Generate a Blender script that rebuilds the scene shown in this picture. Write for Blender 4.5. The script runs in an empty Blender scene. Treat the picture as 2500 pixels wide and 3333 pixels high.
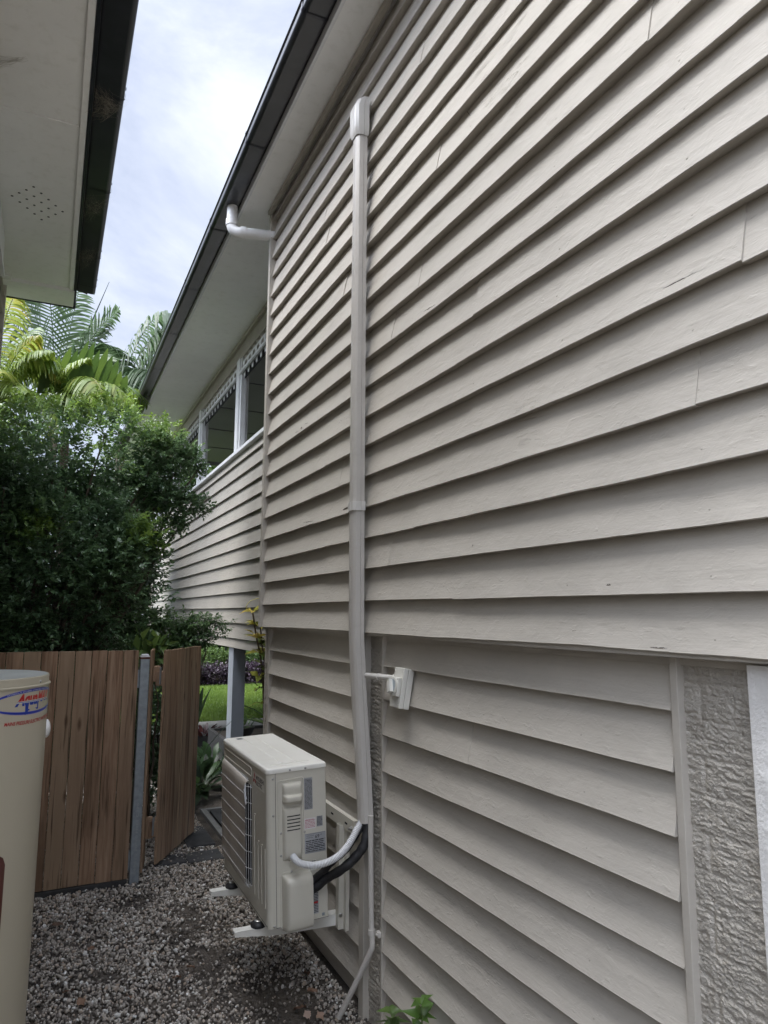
import bpy, bmesh, math, random
import numpy as np
from mathutils import Vector, Matrix
rad = math.radians
random.seed(7)
RNG = np.random.default_rng(11)
sc = bpy.context.scene
COL = sc.collection

# ------------------------------------------------------------------ camera
PITCH, YAW, ROLL, FPX = rad(8.2258), rad(25.3066), 0.003858, 2288.98
Fh = Vector((math.sin(YAW), math.cos(YAW), 0)); R0 = Vector((math.cos(YAW), -math.sin(YAW), 0)); Zv = Vector((0, 0, 1))
Fv = Fh*math.cos(PITCH) + Zv*math.sin(PITCH); U0 = -Fh*math.sin(PITCH) + Zv*math.cos(PITCH)
Rv = R0*math.cos(ROLL) + U0*math.sin(ROLL); Uv = U0*math.cos(ROLL) - R0*math.sin(ROLL)
cd = bpy.data.cameras.new('camera'); cam = bpy.data.objects.new('camera', cd); COL.objects.link(cam)
cd.sensor_fit = 'VERTICAL'; cd.sensor_height = 36.0; cd.lens = FPX/3333*36.0
cd.clip_start = 0.05; cd.clip_end = 500
cam.matrix_world = Matrix(((Rv.x, Uv.x, -Fv.x, 0), (Rv.y, Uv.y, -Fv.y, 0), (Rv.z, Uv.z, -Fv.z, 1.61), (0, 0, 0, 1)))
sc.camera = cam

# ------------------------------------------------------------------ light
SUN_DIR = Vector((-0.42, 0.12, 0.90)).normalized()      # towards the sun
GLOW_DIR = (-0.47, -0.08, 0.88); SKY_BASE = .42; SKY_GLOW = 2.9
el = math.asin(SUN_DIR.z); az = math.atan2(SUN_DIR.x, SUN_DIR.y)
w = bpy.data.worlds.new('World'); sc.world = w; w.use_nodes = True
wn = w.node_tree.nodes; wl = w.node_tree.links
for n in list(wn): wn.remove(n)
sky = wn.new('ShaderNodeTexSky'); sky.sky_type = 'NISHITA'; sky.sun_disc = False
sky.sun_elevation = el; sky.sun_rotation = az
tc = wn.new('ShaderNodeTexCoord')
mp = wn.new('ShaderNodeMapping'); mp.inputs['Scale'].default_value = (1.6, 1.6, 2.6); mp.inputs['Location'].default_value = (3.1, 0.7, 1.9)
nz = wn.new('ShaderNodeTexNoise'); nz.inputs['Scale'].default_value = 1.5; nz.inputs['Detail'].default_value = 7; nz.inputs['Roughness'].default_value = .58; nz.inputs['Distortion'].default_value = .35
cr = wn.new('ShaderNodeValToRGB'); el_ = cr.color_ramp.elements
el_[0].position = .38; el_[0].color = (3.1, 3.45, 4.4, 1)
el_[1].position = .62; el_[1].color = (6.1, 6.3, 6.7, 1)
e = el_.new(.5); e.color = (4.4, 4.7, 5.5, 1)
mx = wn.new('ShaderNodeMix'); mx.data_type = 'RGBA'; mx.inputs[0].default_value = .93
bg = wn.new('ShaderNodeBackground'); bg.inputs['Strength'].default_value = 0.072
out = wn.new('ShaderNodeOutputWorld')
wl.new(tc.outputs['Generated'], mp.inputs[0]); wl.new(mp.outputs[0], nz.inputs['Vector']); wl.new(nz.outputs[0], cr.inputs[0])
# the cloud deck is brightest around the hidden sun, as a real overcast sky is
vd = wn.new('ShaderNodeVectorMath'); vd.operation = 'DOT_PRODUCT'; vd.inputs[1].default_value = GLOW_DIR
gr_ = wn.new('ShaderNodeMapRange'); gr_.interpolation_type = 'SMOOTHERSTEP'; gr_.inputs[1].default_value = .45; gr_.inputs[2].default_value = 1.0; gr_.inputs[3].default_value = SKY_BASE; gr_.inputs[4].default_value = SKY_GLOW
sm = wn.new('ShaderNodeVectorMath'); sm.operation = 'SCALE'
wl.new(tc.outputs['Generated'], vd.inputs[0]); wl.new(vd.outputs['Value'], gr_.inputs[0])
wl.new(cr.outputs[0], sm.inputs[0]); wl.new(gr_.outputs[0], sm.inputs['Scale'])
wl.new(sky.outputs[0], mx.inputs[6]); wl.new(sm.outputs[0], mx.inputs[7]); wl.new(mx.outputs[2], bg.inputs['Color']); wl.new(bg.outputs[0], out.inputs[0])
sd = bpy.data.lights.new('sun', 'SUN'); sd.energy = .8; sd.angle = rad(50); sd.color = (1, .95, .87)
so = bpy.data.objects.new('sun', sd); COL.objects.link(so); so.rotation_euler = SUN_DIR.to_track_quat('Z', 'Y').to_euler()
sc.view_settings.view_transform = 'Standard'; sc.view_settings.look = 'None'; sc.view_settings.gamma = 1
sc.view_settings.exposure = 2.62

# ------------------------------------------------------------------ helpers
ORG = {}
def fast(name, V, F, mats=(), parent=None, loc=None, smooth=True, sharp=35, attr=None, fmat=None):
    """one mesh object from vertices in world (or the parent's local) space"""
    V = np.asarray(V, dtype=np.float32).reshape(-1, 3)
    me = bpy.data.meshes.new(name)
    o = bpy.data.objects.new(name, me); COL.objects.link(o)
    if parent is not None:
        o.parent = parent; org = ORG.get(parent.name, (0, 0, 0)); ORG[o.name] = org
    else:
        org = loc if loc is not None else (0, 0, 0); o.location = org; ORG[o.name] = org
    V = V - np.asarray(org, dtype=np.float32)
    if isinstance(F, np.ndarray):
        nf, k = F.shape
        me.vertices.add(len(V)); me.vertices.foreach_set('co', V.ravel())
        me.loops.add(nf*k); me.loops.foreach_set('vertex_index', F.astype(np.int32).ravel())
        me.polygons.add(nf); me.polygons.foreach_set('loop_start', np.arange(0, nf*k, k, dtype=np.int32))
        me.update(calc_edges=True)
    else:
        me.from_pydata(V.tolist(), [], [list(f) for f in F]); me.update()
    for m in (mats if isinstance(mats, (list, tuple)) else [mats]): me.materials.append(m)
    if fmat is not None: me.polygons.foreach_set('material_index', np.asarray(fmat, dtype=np.int32))
    if smooth:
        me.polygons.foreach_set('use_smooth', np.ones(len(me.polygons), dtype=bool))
        if sharp < 180: me.set_sharp_from_angle(angle=rad(sharp))
    if attr is not None:
        a = me.attributes.new('tint', 'FLOAT', 'POINT'); a.data.foreach_set('value', np.asarray(attr, dtype=np.float32))
    return o
class MB:
    def __init__(s): s.V = []; s.F = []; s.M = []
    def add(s, V, F, m=0):
        b = len(s.V); s.V += [tuple(v) for v in V]; s.F += [[i+b for i in f] for f in F]; s.M += [m]*len(F); return s
    def box(s, x0, x1, y0, y1, z0, z1, bev=0.0, m=0, seg=2):
        bm = bmesh.new(); bmesh.ops.create_cube(bm, size=1)
        for v in bm.verts: v.co = Vector((x0+(v.co.x+.5)*(x1-x0), y0+(v.co.y+.5)*(y1-y0), z0+(v.co.z+.5)*(z1-z0)))
        if bev > 0: bmesh.ops.bevel(bm, geom=list(bm.edges), offset=bev, segments=seg, profile=.5, affect='EDGES')
        return s.bm(bm, m)
    def bm(s, bm, m=0):
        bm.verts.index_update(); s.add([v.co[:] for v in bm.verts], [[v.index for v in f.verts] for f in bm.faces], m); bm.free(); return s
    def obox(s, c, ax, ay, az, bev=0.0, m=0):
        """box centred at c with half-axes vectors"""
        bm = bmesh.new(); bmesh.ops.create_cube(bm, size=2)
        c, ax, ay, az = map(Vector, (c, ax, ay, az))
        for v in bm.verts: v.co = c + ax*v.co.x + ay*v.co.y + az*v.co.z
        if bev > 0: bmesh.ops.bevel(bm, geom=list(bm.edges), offset=bev, segments=2, profile=.5, affect='EDGES')
        return s.bm(bm, m)
    def tube(s, P, r, n=10, cap=True, m=0, closed=False):
        P = [Vector(p) for p in P]; k = len(P)
        rs = r if isinstance(r, (list, tuple)) else [r]*k
        V = []; F = []; up = None
        for i, p in enumerate(P):
            t = ((P[min(i+1, k-1)] - P[max(i-1, 0)])).normalized()
            if up is None: up = t.orthogonal().normalized()
            up = (up - t*up.dot(t)); up = up.normalized() if up.length > 1e-6 else t.orthogonal().normalized()
            b = t.cross(up)
            for j in range(n):
                a = 2*math.pi*j/n; V.append(p + (up*math.cos(a) + b*math.sin(a))*rs[i])
        for i in range(k-1):
            for j in range(n):
                F.append((i*n+j, i*n+(j+1) % n, (i+1)*n+(j+1) % n, (i+1)*n+j))
        if cap: F.append(tuple(range(n))[::-1]); F.append(tuple(range((k-1)*n, k*n)))
        return s.add(V, F, m)
    def lathe(s, prof, c, n=48, m=0, cap=True, a0=0, a1=2*math.pi):
        V = []; F = []; full = abs(a1-a0-2*math.pi) < 1e-6; nn = n if full else n+1
        for (r, z) in prof:
            for j in range(nn):
                a = a0+(a1-a0)*j/n; V.append((c[0]+r*math.cos(a), c[1]+r*math.sin(a), c[2]+z))
        for i in range(len(prof)-1):
            for j in range(n if full else n):
                k2 = (j+1) % nn; F.append((i*nn+j, i*nn+k2, (i+1)*nn+k2, (i+1)*nn+j))
        return s.add(V, F, m)
    def disc(s, c, nrm, r, h, n=12, m=0, dome=False):
        nrm = Vector(nrm).normalized(); a = nrm.orthogonal().normalized(); b = nrm.cross(a); c = Vector(c); V = []; F = []
        rings = [(r, 0), (r, h*.5), (r*.75, h*.85), (r*.4, h)] if dome else [(r, 0), (r, h*.8), (r*.9, h)]
        for rr, hh in rings:
            for j in range(n):
                t = 2*math.pi*j/n; V.append(c + nrm*hh + (a*math.cos(t)+b*math.sin(t))*rr)
        for i in range(len(rings)-1):
            for j in range(n): F.append((i*n+j, i*n+(j+1) % n, (i+1)*n+(j+1) % n, (i+1)*n+j))
        F.append(tuple(range((len(rings)-1)*n, len(rings)*n)))
        return s.add(V, F, m)
    def prism(s, prof, axis, a, b, m=0):
        """closed profile extruded along axis 'y' (points x,z), 'x' (y,z) or 'z' (x,y)"""
        n = len(prof)
        def P(p, t): return {'y': (p[0], t, p[1]), 'x': (t, p[0], p[1]), 'z': (p[0], p[1], t)}[axis]
        V = [P(p, a) for p in prof] + [P(p, b) for p in prof]
        F = [(i, (i+1) % n, n+(i+1) % n, n+i) for i in range(n)] + [tuple(range(n))[::-1], tuple(range(n, 2*n))]
        return s.add(V, F, m)
    def build(s, name, mats, parent=None, loc=None, smooth=True, sharp=35):
        o = fast(name, s.V, s.F, mats, parent, loc, smooth, sharp, fmat=s.M if isinstance(mats, (list, tuple)) else None)
        if smooth:
            md = o.modifiers.new('weighted_normals', 'WEIGHTED_NORMAL'); md.keep_sharp = True; md.weight = 80
        return o
def tag(o, label=None, cat=None, group=None, kind=None):
    if label: o['label'] = label
    if cat: o['category'] = cat
    if group: o['group'] = group
    if kind: o['kind'] = kind
    return o
def thing(name, label, cat, loc=(0, 0, 0), group=None, rot=None, local=False):
    o = bpy.data.objects.new(name, None); COL.objects.link(o); o.location = loc; o.empty_display_size = .1
    ORG[o.name] = (0, 0, 0) if local else tuple(loc)
    if rot: o.rotation_euler = rot
    return tag(o, label, cat, group)
# value noise (numpy)
_T = RNG.random((256, 256))
def vn(x, y, s=0):
    x = np.asarray(x, float)+s*17.31; y = np.asarray(y, float)+s*9.17
    xi = np.floor(x).astype(int); yi = np.floor(y).astype(int); fx = x-xi; fy = y-yi
    fx = fx*fx*(3-2*fx); fy = fy*fy*(3-2*fy)
    g = lambda a, b: _T[a % 256, b % 256]
    return (g(xi, yi)*(1-fx)+g(xi+1, yi)*fx)*(1-fy)+(g(xi, yi+1)*(1-fx)+g(xi+1, yi+1)*fx)*fy - .5
def fbm(x, y, s=0, o=4):
    return sum(vn(x*2**i, y*2**i, s+i)*.5**i for i in range(o))

# ------------------------------------------------------------------ materials
def newmat(name):
    m = bpy.data.materials.new(name); m.use_nodes = True; nt = m.node_tree
    for n in list(nt.nodes): nt.nodes.remove(n)
    o = nt.nodes.new('ShaderNodeOutputMaterial'); b = nt.nodes.new('ShaderNodeBsdfPrincipled'); nt.links.new(b.outputs[0], o.inputs[0])
    t = nt.nodes.new('ShaderNodeTexCoord')
    return m, nt, b, t, o
def noise(nt, t, scale=5, mapping=(1, 1, 1), detail=4, rough=.55, dist=0, loc=(0, 0, 0)):
    mpn = nt.nodes.new('ShaderNodeMapping'); mpn.inputs['Scale'].default_value = mapping; mpn.inputs['Location'].default_value = loc
    n = nt.nodes.new('ShaderNodeTexNoise'); n.inputs['Scale'].default_value = scale; n.inputs['Detail'].default_value = detail; n.inputs['Roughness'].default_value = rough; n.inputs['Distortion'].default_value = dist
    nt.links.new(t.outputs['Object'], mpn.inputs[0]); nt.links.new(mpn.outputs[0], n.inputs['Vector'])
    return n.outputs[0]
def ramp(nt, fac, stops, interp='LINEAR'):
    r = nt.nodes.new('ShaderNodeValToRGB'); r.color_ramp.interpolation = interp
    el = r.color_ramp.elements
    while len(el) < len(stops): el.new(.5)
    for e, (p, c) in zip(el, stops):
        e.position = p; e.color = (c, c, c, 1) if isinstance(c, (int, float)) else (*c, 1)
    nt.links.new(fac, r.inputs[0]); return r.outputs[0]
def mix(nt, fac, a, b, mode='MIX'):
    m = nt.nodes.new('ShaderNodeMix'); m.data_type = 'RGBA'; m.blend_type = mode
    for s, v in ((0, fac), (6, a), (7, b)):
        if isinstance(v, (int, float)): m.inputs[s].default_value = v if s == 0 else (v, v, v, 1)
        elif isinstance(v, tuple): m.inputs[s].default_value = (*v, 1)
        else: nt.links.new(v, m.inputs[s])
    return m.outputs[2]
def math_(nt, op, a, b=0.0):
    m = nt.nodes.new('ShaderNodeMath'); m.operation = op
    for s, v in ((0, a), (1, b)):
        if isinstance(v, (int, float)): m.inputs[s].default_value = v
        else: nt.links.new(v, m.inputs[s])
    return m.outputs[0]
def bump(nt, b, h, dist=.002, strength=1.0):
    n = nt.nodes.new('ShaderNodeBump'); n.inputs['Distance'].default_value = dist; n.inputs['Strength'].default_value = strength
    nt.links.new(h, n.inputs['Height']); nt.links.new(n.outputs[0], b.inputs['Normal'])
def simple(name, col, rough=.5, metal=0.0, var=.06, vs=8, bd=.0004, bs=60, spec=.5, dirt=0.0, dcol=(.2, .18, .14)):
    m, nt, b, t, o = newmat(name)
    c = mix(nt, ramp(nt, noise(nt, t, vs), [(.3, 0.), (.7, 1.)]), tuple(x*(1-var) for x in col), tuple(min(1, x*(1+var)) for x in col))
    if dirt > 0: c = mix(nt, ramp(nt, noise(nt, t, 14, detail=7, rough=.7, loc=(5, 2, 1)), [(.52, 0.), (.75, dirt)]), c, dcol)
    nt.links.new(c, b.inputs['Base Color'])
    b.inputs['Roughness'].default_value = rough; b.inputs['Metallic'].default_value = metal; b.inputs['Specular IOR Level'].default_value = spec
    if bd > 0: bump(nt, b, noise(nt, t, bs, detail=3), bd)
    return m
def painted_timber(name, col, grain=(1, .06, 1), stain=.28):
    m, nt, b, t, o = newmat(name)
    n1 = noise(nt, t, 3, detail=5)
    c = mix(nt, ramp(nt, n1, [(.3, 0.), (.7, 1.)]), tuple(x*.93 for x in col), tuple(x*1.05 for x in col))
    fine = noise(nt, t, 90, grain, detail=4, rough=.6)
    c = mix(nt, ramp(nt, fine, [(.35, .10), (.6, 0.)]), c, tuple(x*.72 for x in col))
    # grey mildew streaks that follow the grain, in patches
    st = math_(nt, 'MULTIPLY', ramp(nt, noise(nt, t, 42, (1, .22, 1.3), detail=5, loc=(9, 3, 2)), [(.56, 0.), (.72, 1.)]), ramp(nt, noise(nt, t, 1.1, loc=(2, 8, 4)), [(.48, 0.), (.66, stain)]))
    c = mix(nt, st, c, (.21, .195, .165))
    # paint cracks and chips
    ck = noise(nt, t, 11, (1, .35, 2.6), detail=8, rough=.62, dist=.9, loc=(1, 5, 7))
    crk = math_(nt, 'MULTIPLY', ramp(nt, ck, [(.488, 0.), (.5, 1.), (.512, 0.)]), ramp(nt, noise(nt, t, 1.7, loc=(4, 1, 6)), [(.60, 0.), (.70, 1.)]))
    c = mix(nt, math_(nt, 'MULTIPLY', crk, .16), c, (.12, .10, .08))
    nt.links.new(c, b.inputs['Base Color'])
    b.inputs['Roughness'].default_value = .52; b.inputs['Specular IOR Level'].default_value = .35
    lump = noise(nt, t, 26, (1, .6, 1), detail=4, rough=.55, dist=.5)
    blob = ramp(nt, noise(nt, t, 60, (1, .5, 1), detail=2, loc=(3, 3, 3)), [(.62, 0.), (.72, 1.)])
    h = math_(nt, 'ADD', math_(nt, 'MULTIPLY', fine, .30), math_(nt, 'MULTIPLY', lump, 1.0))
    h = math_(nt, 'ADD', h, math_(nt, 'MULTIPLY', blob, .16)); h = math_(nt, 'SUBTRACT', h, math_(nt, 'MULTIPLY', crk, .5))
    bump(nt, b, h, .003, .9)
    return m
WALLC = (.468, .436, .380)
M_board = painted_timber('painted_timber_wall', WALLC)
M_board2 = painted_timber('painted_timber_recess_shaded', tuple(x*.82 for x in WALLC), stain=.6)  # same wall paint, darkened to put shade into the recess boards
M_trim = simple('painted_trim', tuple(x*.97 for x in WALLC), .5, bd=.0015, bs=35, dirt=.15)
M_block = simple('painted_block', tuple(x*.92 for x in WALLC), .66, bd=.004, bs=210, dirt=.35, dcol=(.22, .17, .11))
M_white = simple('white_paint', (.74, .75, .76), .4, dirt=.12, bd=.0005)
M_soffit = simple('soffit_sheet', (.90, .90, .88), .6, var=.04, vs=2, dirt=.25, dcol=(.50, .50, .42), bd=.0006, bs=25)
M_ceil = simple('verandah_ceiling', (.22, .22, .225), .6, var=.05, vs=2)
M_gutter = simple('charcoal_gutter', (.030, .033, .039), .28, var=.2, vs=6, bd=.0004, bs=14, dirt=.2, dcol=(.07, .072, .075))
M_gutin = simple('gutter_underside', (.020, .021, .030), .35, var=.2, vs=5, dirt=.08, dcol=(.08, .075, .07))
M_roof = simple('roof_sheet', (.09, .09, .095), .4)
M_pvc = simple('white_pvc', (.78, .78, .77), .35, dirt=.2, dcol=(.5, .48, .42), bd=.0002)
M_duct = simple('duct_plastic', (.53, .505, .465), .38, var=.05, vs=3, bd=.0003, bs=30, dirt=.25, dcol=(.33, .31, .27))
M_cap = simple('duct_cap_plastic', (.62, .605, .57), .36, var=.04, bd=.0002)
M_cream = simple('cream_powdercoat', (.60, .575, .495), .33, var=.035, vs=3, bd=.00025, bs=220, dirt=.05, spec=.5)
M_cream2 = simple('cream_lid_toplit', (.78, .765, .70), .36, var=.03, vs=2, bd=.0002, bs=200, dirt=.14, dcol=(.42, .38, .3))  # paler than the casing, raised to paint overhead light onto the lid
M_tank = simple('tank_enamel', (.47, .43, .335), .35, var=.03, vs=2, bd=.0006, bs=6)
M_tanklid = simple('tank_lid_top', (.50, .52, .50), .4, var=.08, vs=9, dirt=.3, dcol=(.33, .35, .31))
M_steel = simple('screw_steel', (.45, .44, .42), .32, 1.0, bd=0)
M_galv = simple('galvanised_steel', (.33, .37, .40), .5, .55, var=.16, vs=30, bd=.0003, bs=60, dirt=.2, dcol=(.25, .2, .15))
M_black = simple('black_rubber', (.016, .016, .018), .55, var=.2, vs=30, bd=.0012, bs=70)
M_void = simple('dark_interior', (.01, .01, .011), .8, bd=0)
M_corr = simple('white_corrugated', (.68, .69, .70), .4, bd=0)
M_red = simple('red_ink', (.42, .02, .025), .4, bd=0, var=0)
M_blue = simple('blue_ink', (.015, .035, .36), .4, bd=0, var=0)
M_ink = simple('black_ink', (.03, .03, .03), .4, bd=0, var=0)
M_silver = simple('silver_sticker', (.42, .43, .45), .4, .3, bd=0, var=.05)
M_whitestick = simple('white_sticker', (.68, .66, .65), .45, bd=0)
M_pink = simple('pink_ink', (.5, .2, .22), .5, bd=0)
M_maroon = simple('maroon_panel', (.09, .028, .022), .45, bd=0)
M_bark = simple('bark', (.12, .095, .07), .8, var=.3, vs=20, bd=.003, bs=40)
M_twig = simple('twig', (.10, .075, .05), .7, var=.2, bd=0)
M_dark_bed = simple('dark_sleeper', (.045, .045, .045), .7, var=.3, vs=12, bd=.002, bs=50)
M_grey_bed = simple('grey_sleeper', (.23, .23, .22), .75, var=.15, vs=12, bd=.002, bs=50)
M_paver = simple('bluestone_paver', (.06, .062, .065), .75, var=.25, vs=10, bd=.002, bs=60, dirt=.3, dcol=(.12, .11, .09))
M_pale = simple('pale_paving', (.34, .33, .31), .8, var=.15, bd=.001)
M_post = simple('painted_post', (.42, .45, .50), .5, var=.04, bd=.0008, dirt=.1)
M_web = simple('cobweb', (.30, .27, .22), .9, bd=0)

def wood_mat():
    m, nt, b, t, o = newmat('treated_pine_palings')
    gi = nt.nodes.new('ShaderNodeNewGeometry'); rnd = gi.outputs['Random Per Island']
    mpn = nt.nodes.new('ShaderNodeMapping'); mpn.inputs['Scale'].default_value = (26, 26, 1.3)
    off = nt.nodes.new('ShaderNodeCombineXYZ'); nt.links.new(math_(nt, 'MULTIPLY', rnd, 40), off.inputs[2]); nt.links.new(math_(nt, 'MULTIPLY', rnd, 17), off.inputs[0])
    nt.links.new(t.outputs['Object'], mpn.inputs[0]); nt.links.new(off.outputs[0], mpn.inputs['Location'])
    n = nt.nodes.new('ShaderNodeTexNoise'); n.inputs['Scale'].default_value = 1.4; n.inputs['Detail'].default_value = 7; n.inputs['Roughness'].default_value = .6; n.inputs['Distortion'].default_value = .7
    nt.links.new(mpn.outputs[0], n.inputs['Vector'])
    c = ramp(nt, n.outputs[0], [(.28, (.14, .08, .045)), (.45, (.31, .19, .12)), (.6, (.42, .28, .185)), (.78, (.52, .385, .28))])
    big = noise(nt, t, 2.2, (1.5, 1.5, .5), detail=5, rough=.6)
    c = mix(nt, ramp(nt, big, [(.4, 0.), (.68, .7)]), c, (.11, .065, .037))                 # damp brown stain
    c = mix(nt, ramp(nt, rnd, [(0, .0), (.5, .15), (.75, .75), (1, .2)]), c, (.37, .27, .18))
    tz = nt.nodes.new('ShaderNodeSeparateXYZ'); nt.links.new(t.outputs['Object'], tz.inputs[0])
    kv = nt.nodes.new('ShaderNodeTexVoronoi'); kv.inputs['Scale'].default_value = 1.0; km = nt.nodes.new('ShaderNodeMapping'); km.inputs['Scale'].default_value = (11, 11, 3.2)
    nt.links.new(t.outputs['Object'], km.inputs[0]); nt.links.new(off.outputs[0], km.inputs['Location']); nt.links.new(km.outputs[0], kv.inputs['Vector'])
    c = mix(nt, math_(nt, 'MULTIPLY', ramp(nt, kv.outputs['Distance'], [(.05, 1.), (.16, 0.)]), .75), c, (.07, .035, .018))
    sp = nt.nodes.new('ShaderNodeTexNoise'); sp.inputs['Scale'].default_value = 1.0; sp.inputs['Detail'].default_value = 3; sm_ = nt.nodes.new('ShaderNodeMapping'); sm_.inputs['Scale'].default_value = (60, 60, 2.2)
    nt.links.new(t.outputs['Object'], sm_.inputs[0]); nt.links.new(off.outputs[0], sm_.inputs['Location']); nt.links.new(sm_.outputs[0], sp.inputs['Vector'])
    c = mix(nt, ramp(nt, sp.outputs[0], [(.57, 0.), (.69, .85)]), c, (.06, .036, .022))
    grn = math_(nt, 'MULTIPLY', ramp(nt, noise(nt, t, 7, loc=(2, 2, 2)), [(.45, 0.), (.65, .6)]), ramp(nt, tz.outputs[2], [(1.15, 0.), (1.37, 1.)]) )
    c = mix(nt, grn, c, (.10, .11, .035))
    nt.links.new(c, b.inputs['Base Color']); b.inputs['Roughness'].default_value = .72; b.inputs['Specular IOR Level'].default_value = .3
    saw = noise(nt, t, 300, (1, 1, .55), detail=2)
    bump(nt, b, math_(nt, 'ADD', n.outputs[0], math_(nt, 'MULTIPLY', saw, .3)), .003, .8)
    return m
M_wood = wood_mat()
def leaf_mat(name, stops, rough=.38, trans=.28, spec=.5):
    m, nt, b, t, o = newmat(name)
    a = nt.nodes.new('ShaderNodeAttribute'); a.attribute_name = 'tint'
    gi = nt.nodes.new('ShaderNodeNewGeometry')
    f = math_(nt, 'ADD', a.outputs['Fac'], math_(nt, 'MULTIPLY', math_(nt, 'SUBTRACT', gi.outputs['Random Per Island'], .5), .22))
    c = ramp(nt, f, stops)
    nt.links.new(c, b.inputs['Base Color']); b.inputs['Roughness'].default_value = rough; b.inputs['Specular IOR Level'].default_value = spec
    tr = nt.nodes.new('ShaderNodeBsdfTranslucent'); ms = nt.nodes.new('ShaderNodeMixShader'); ms.inputs[0].default_value = trans
    hs = nt.nodes.new('ShaderNodeHueSaturation'); hs.inputs['Value'].default_value = 1.7; hs.inputs['Hue'].default_value = .485
    nt.links.new(c, hs.inputs['Color']); nt.links.new(hs.outputs[0], tr.inputs['Color'])
    nt.links.new(b.outputs[0], ms.inputs[1]); nt.links.new(tr.outputs[0], ms.inputs[2]); nt.links.new(ms.outputs[0], o.inputs[0])
    return m
M_leaf = leaf_mat('glossy_shrub_leaf', [(0, (.062, .112, .072)), (.35, (.13, .22, .10)), (.6, (.19, .31, .07)), (.85, (.22, .34, .05)), (1, (.38, .46, .09))], rough=.3)
M_palmleaf = leaf_mat('palm_leaf', [(0, (.02, .04, .012)), (.35, (.055, .11, .02)), (.6, (.12, .19, .03)), (.8, (.20, .27, .055)), (1, (.33, .28, .06))], trans=.35)
M_farpalm = leaf_mat('far_palm_leaf', [(0, (.035, .065, .03)), (.5, (.075, .125, .06)), (1, (.15, .20, .11))], trans=.4)
M_garden = leaf_mat('garden_leaf', [(0, (.015, .03, .015)), (.5, (.045, .09, .03)), (1, (.16, .25, .06))])
M_croton = leaf_mat('variegated_leaf', [(0, (.04, .07, .02)), (.45, (.14, .20, .04)), (.7, (.45, .45, .10)), (1, (.62, .50, .12))], trans=.35)
M_purple = leaf_mat('purple_leaf', [(0, (.02, .012, .02)), (.6, (.06, .035, .06)), (1, (.14, .08, .12))], trans=.1)
M_redleaf = leaf_mat('red_leaf', [(0, (.03, .01, .01)), (.6, (.07, .02, .02)), (1, (.12, .05, .03))], trans=.1)
M_grass = leaf_mat('lawn_grass', [(0, (.07, .13, .02)), (.5, (.12, .20, .03)), (1, (.22, .30, .06))], rough=.6, trans=.3)
M_dead = leaf_mat('fallen_leaf', [(0, (.07, .045, .03)), (.4, (.19, .11, .07)), (.7, (.30, .19, .12)), (1, (.48, .36, .30))], rough=.6, trans=.15)
M_petal = simple('white_spathe', (.72, .72, .66), .5, bd=0)
def gravel_mats():
    m, nt, b, t, o = newmat('gravel_stone')
    a = nt.nodes.new('ShaderNodeAttribute'); a.attribute_name = 'tint'
    c = ramp(nt, a.outputs['Fac'], [(0, (.04, .038, .036)), (.10, (.15, .13, .11)), (.3, (.39, .355, .31)), (.55, (.53, .495, .44)), (.72, (.44, .35, .27)), (.86, (.66, .63, .58)), (1, (.88, .87, .84))])
    c = mix(nt, ramp(nt, noise(nt, t, 240, detail=3), [(.4, .25), (.62, 0.)]), c, (.06, .05, .045))
    nt.links.new(c, b.inputs['Base Color']); b.inputs['Roughness'].default_value = .72
    m2, nt, b, t, o = newmat('gravel_bed')
    v = nt.nodes.new('ShaderNodeTexVoronoi'); v.inputs['Scale'].default_value = 95; nt.links.new(t.outputs['Object'], v.inputs['Vector'])
    c = mix(nt, ramp(nt, noise(nt, t, 3.5, detail=6), [(.4, 0.), (.6, 1.)]), (.05, .042, .035), (.13, .11, .09))
    nt.links.new(c, b.inputs['Base Color']); b.inputs['Roughness'].default_value = .9
    bump(nt, b, math_(nt, 'ADD', v.outputs['Distance'], noise(nt, t, 200)), .006, .8)
    return m, m2
M_stone, M_bed = gravel_mats()
M_soil = simple('garden_soil', (.035, .028, .02), .95, var=.3, vs=5, bd=.01, bs=20)
M_lawnbase = simple('lawn_base', (.09, .15, .025), .95, var=.25, vs=4, bd=.01, bs=40)

# ------------------------------------------------------------------ setting: ground
def sheet(name, x0, x1, y0, y1, z, m, kind='structure', label=None):
    o = fast(name, [(x0, y0, z), (x1, y0, z), (x1, y1, z), (x0, y1, z)], [(0, 1, 2, 3)], m, loc=((x0+x1)/2, (y0+y1)/2, z)); o['kind'] = kind
    if label: o['label'] = label
    return o
sheet('ground', -120, 120, -60, 180, -.03, M_soil)
sheet('gravel_bed', -.56, 1.9, -3, 7.4, -.010, M_bed)
sheet('lawn', -6, 14, 11.0, 16.2, -.012, M_lawnbase)
sheet('path', -2, 9, 10.1, 11.0, -.004, M_pale)

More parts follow.
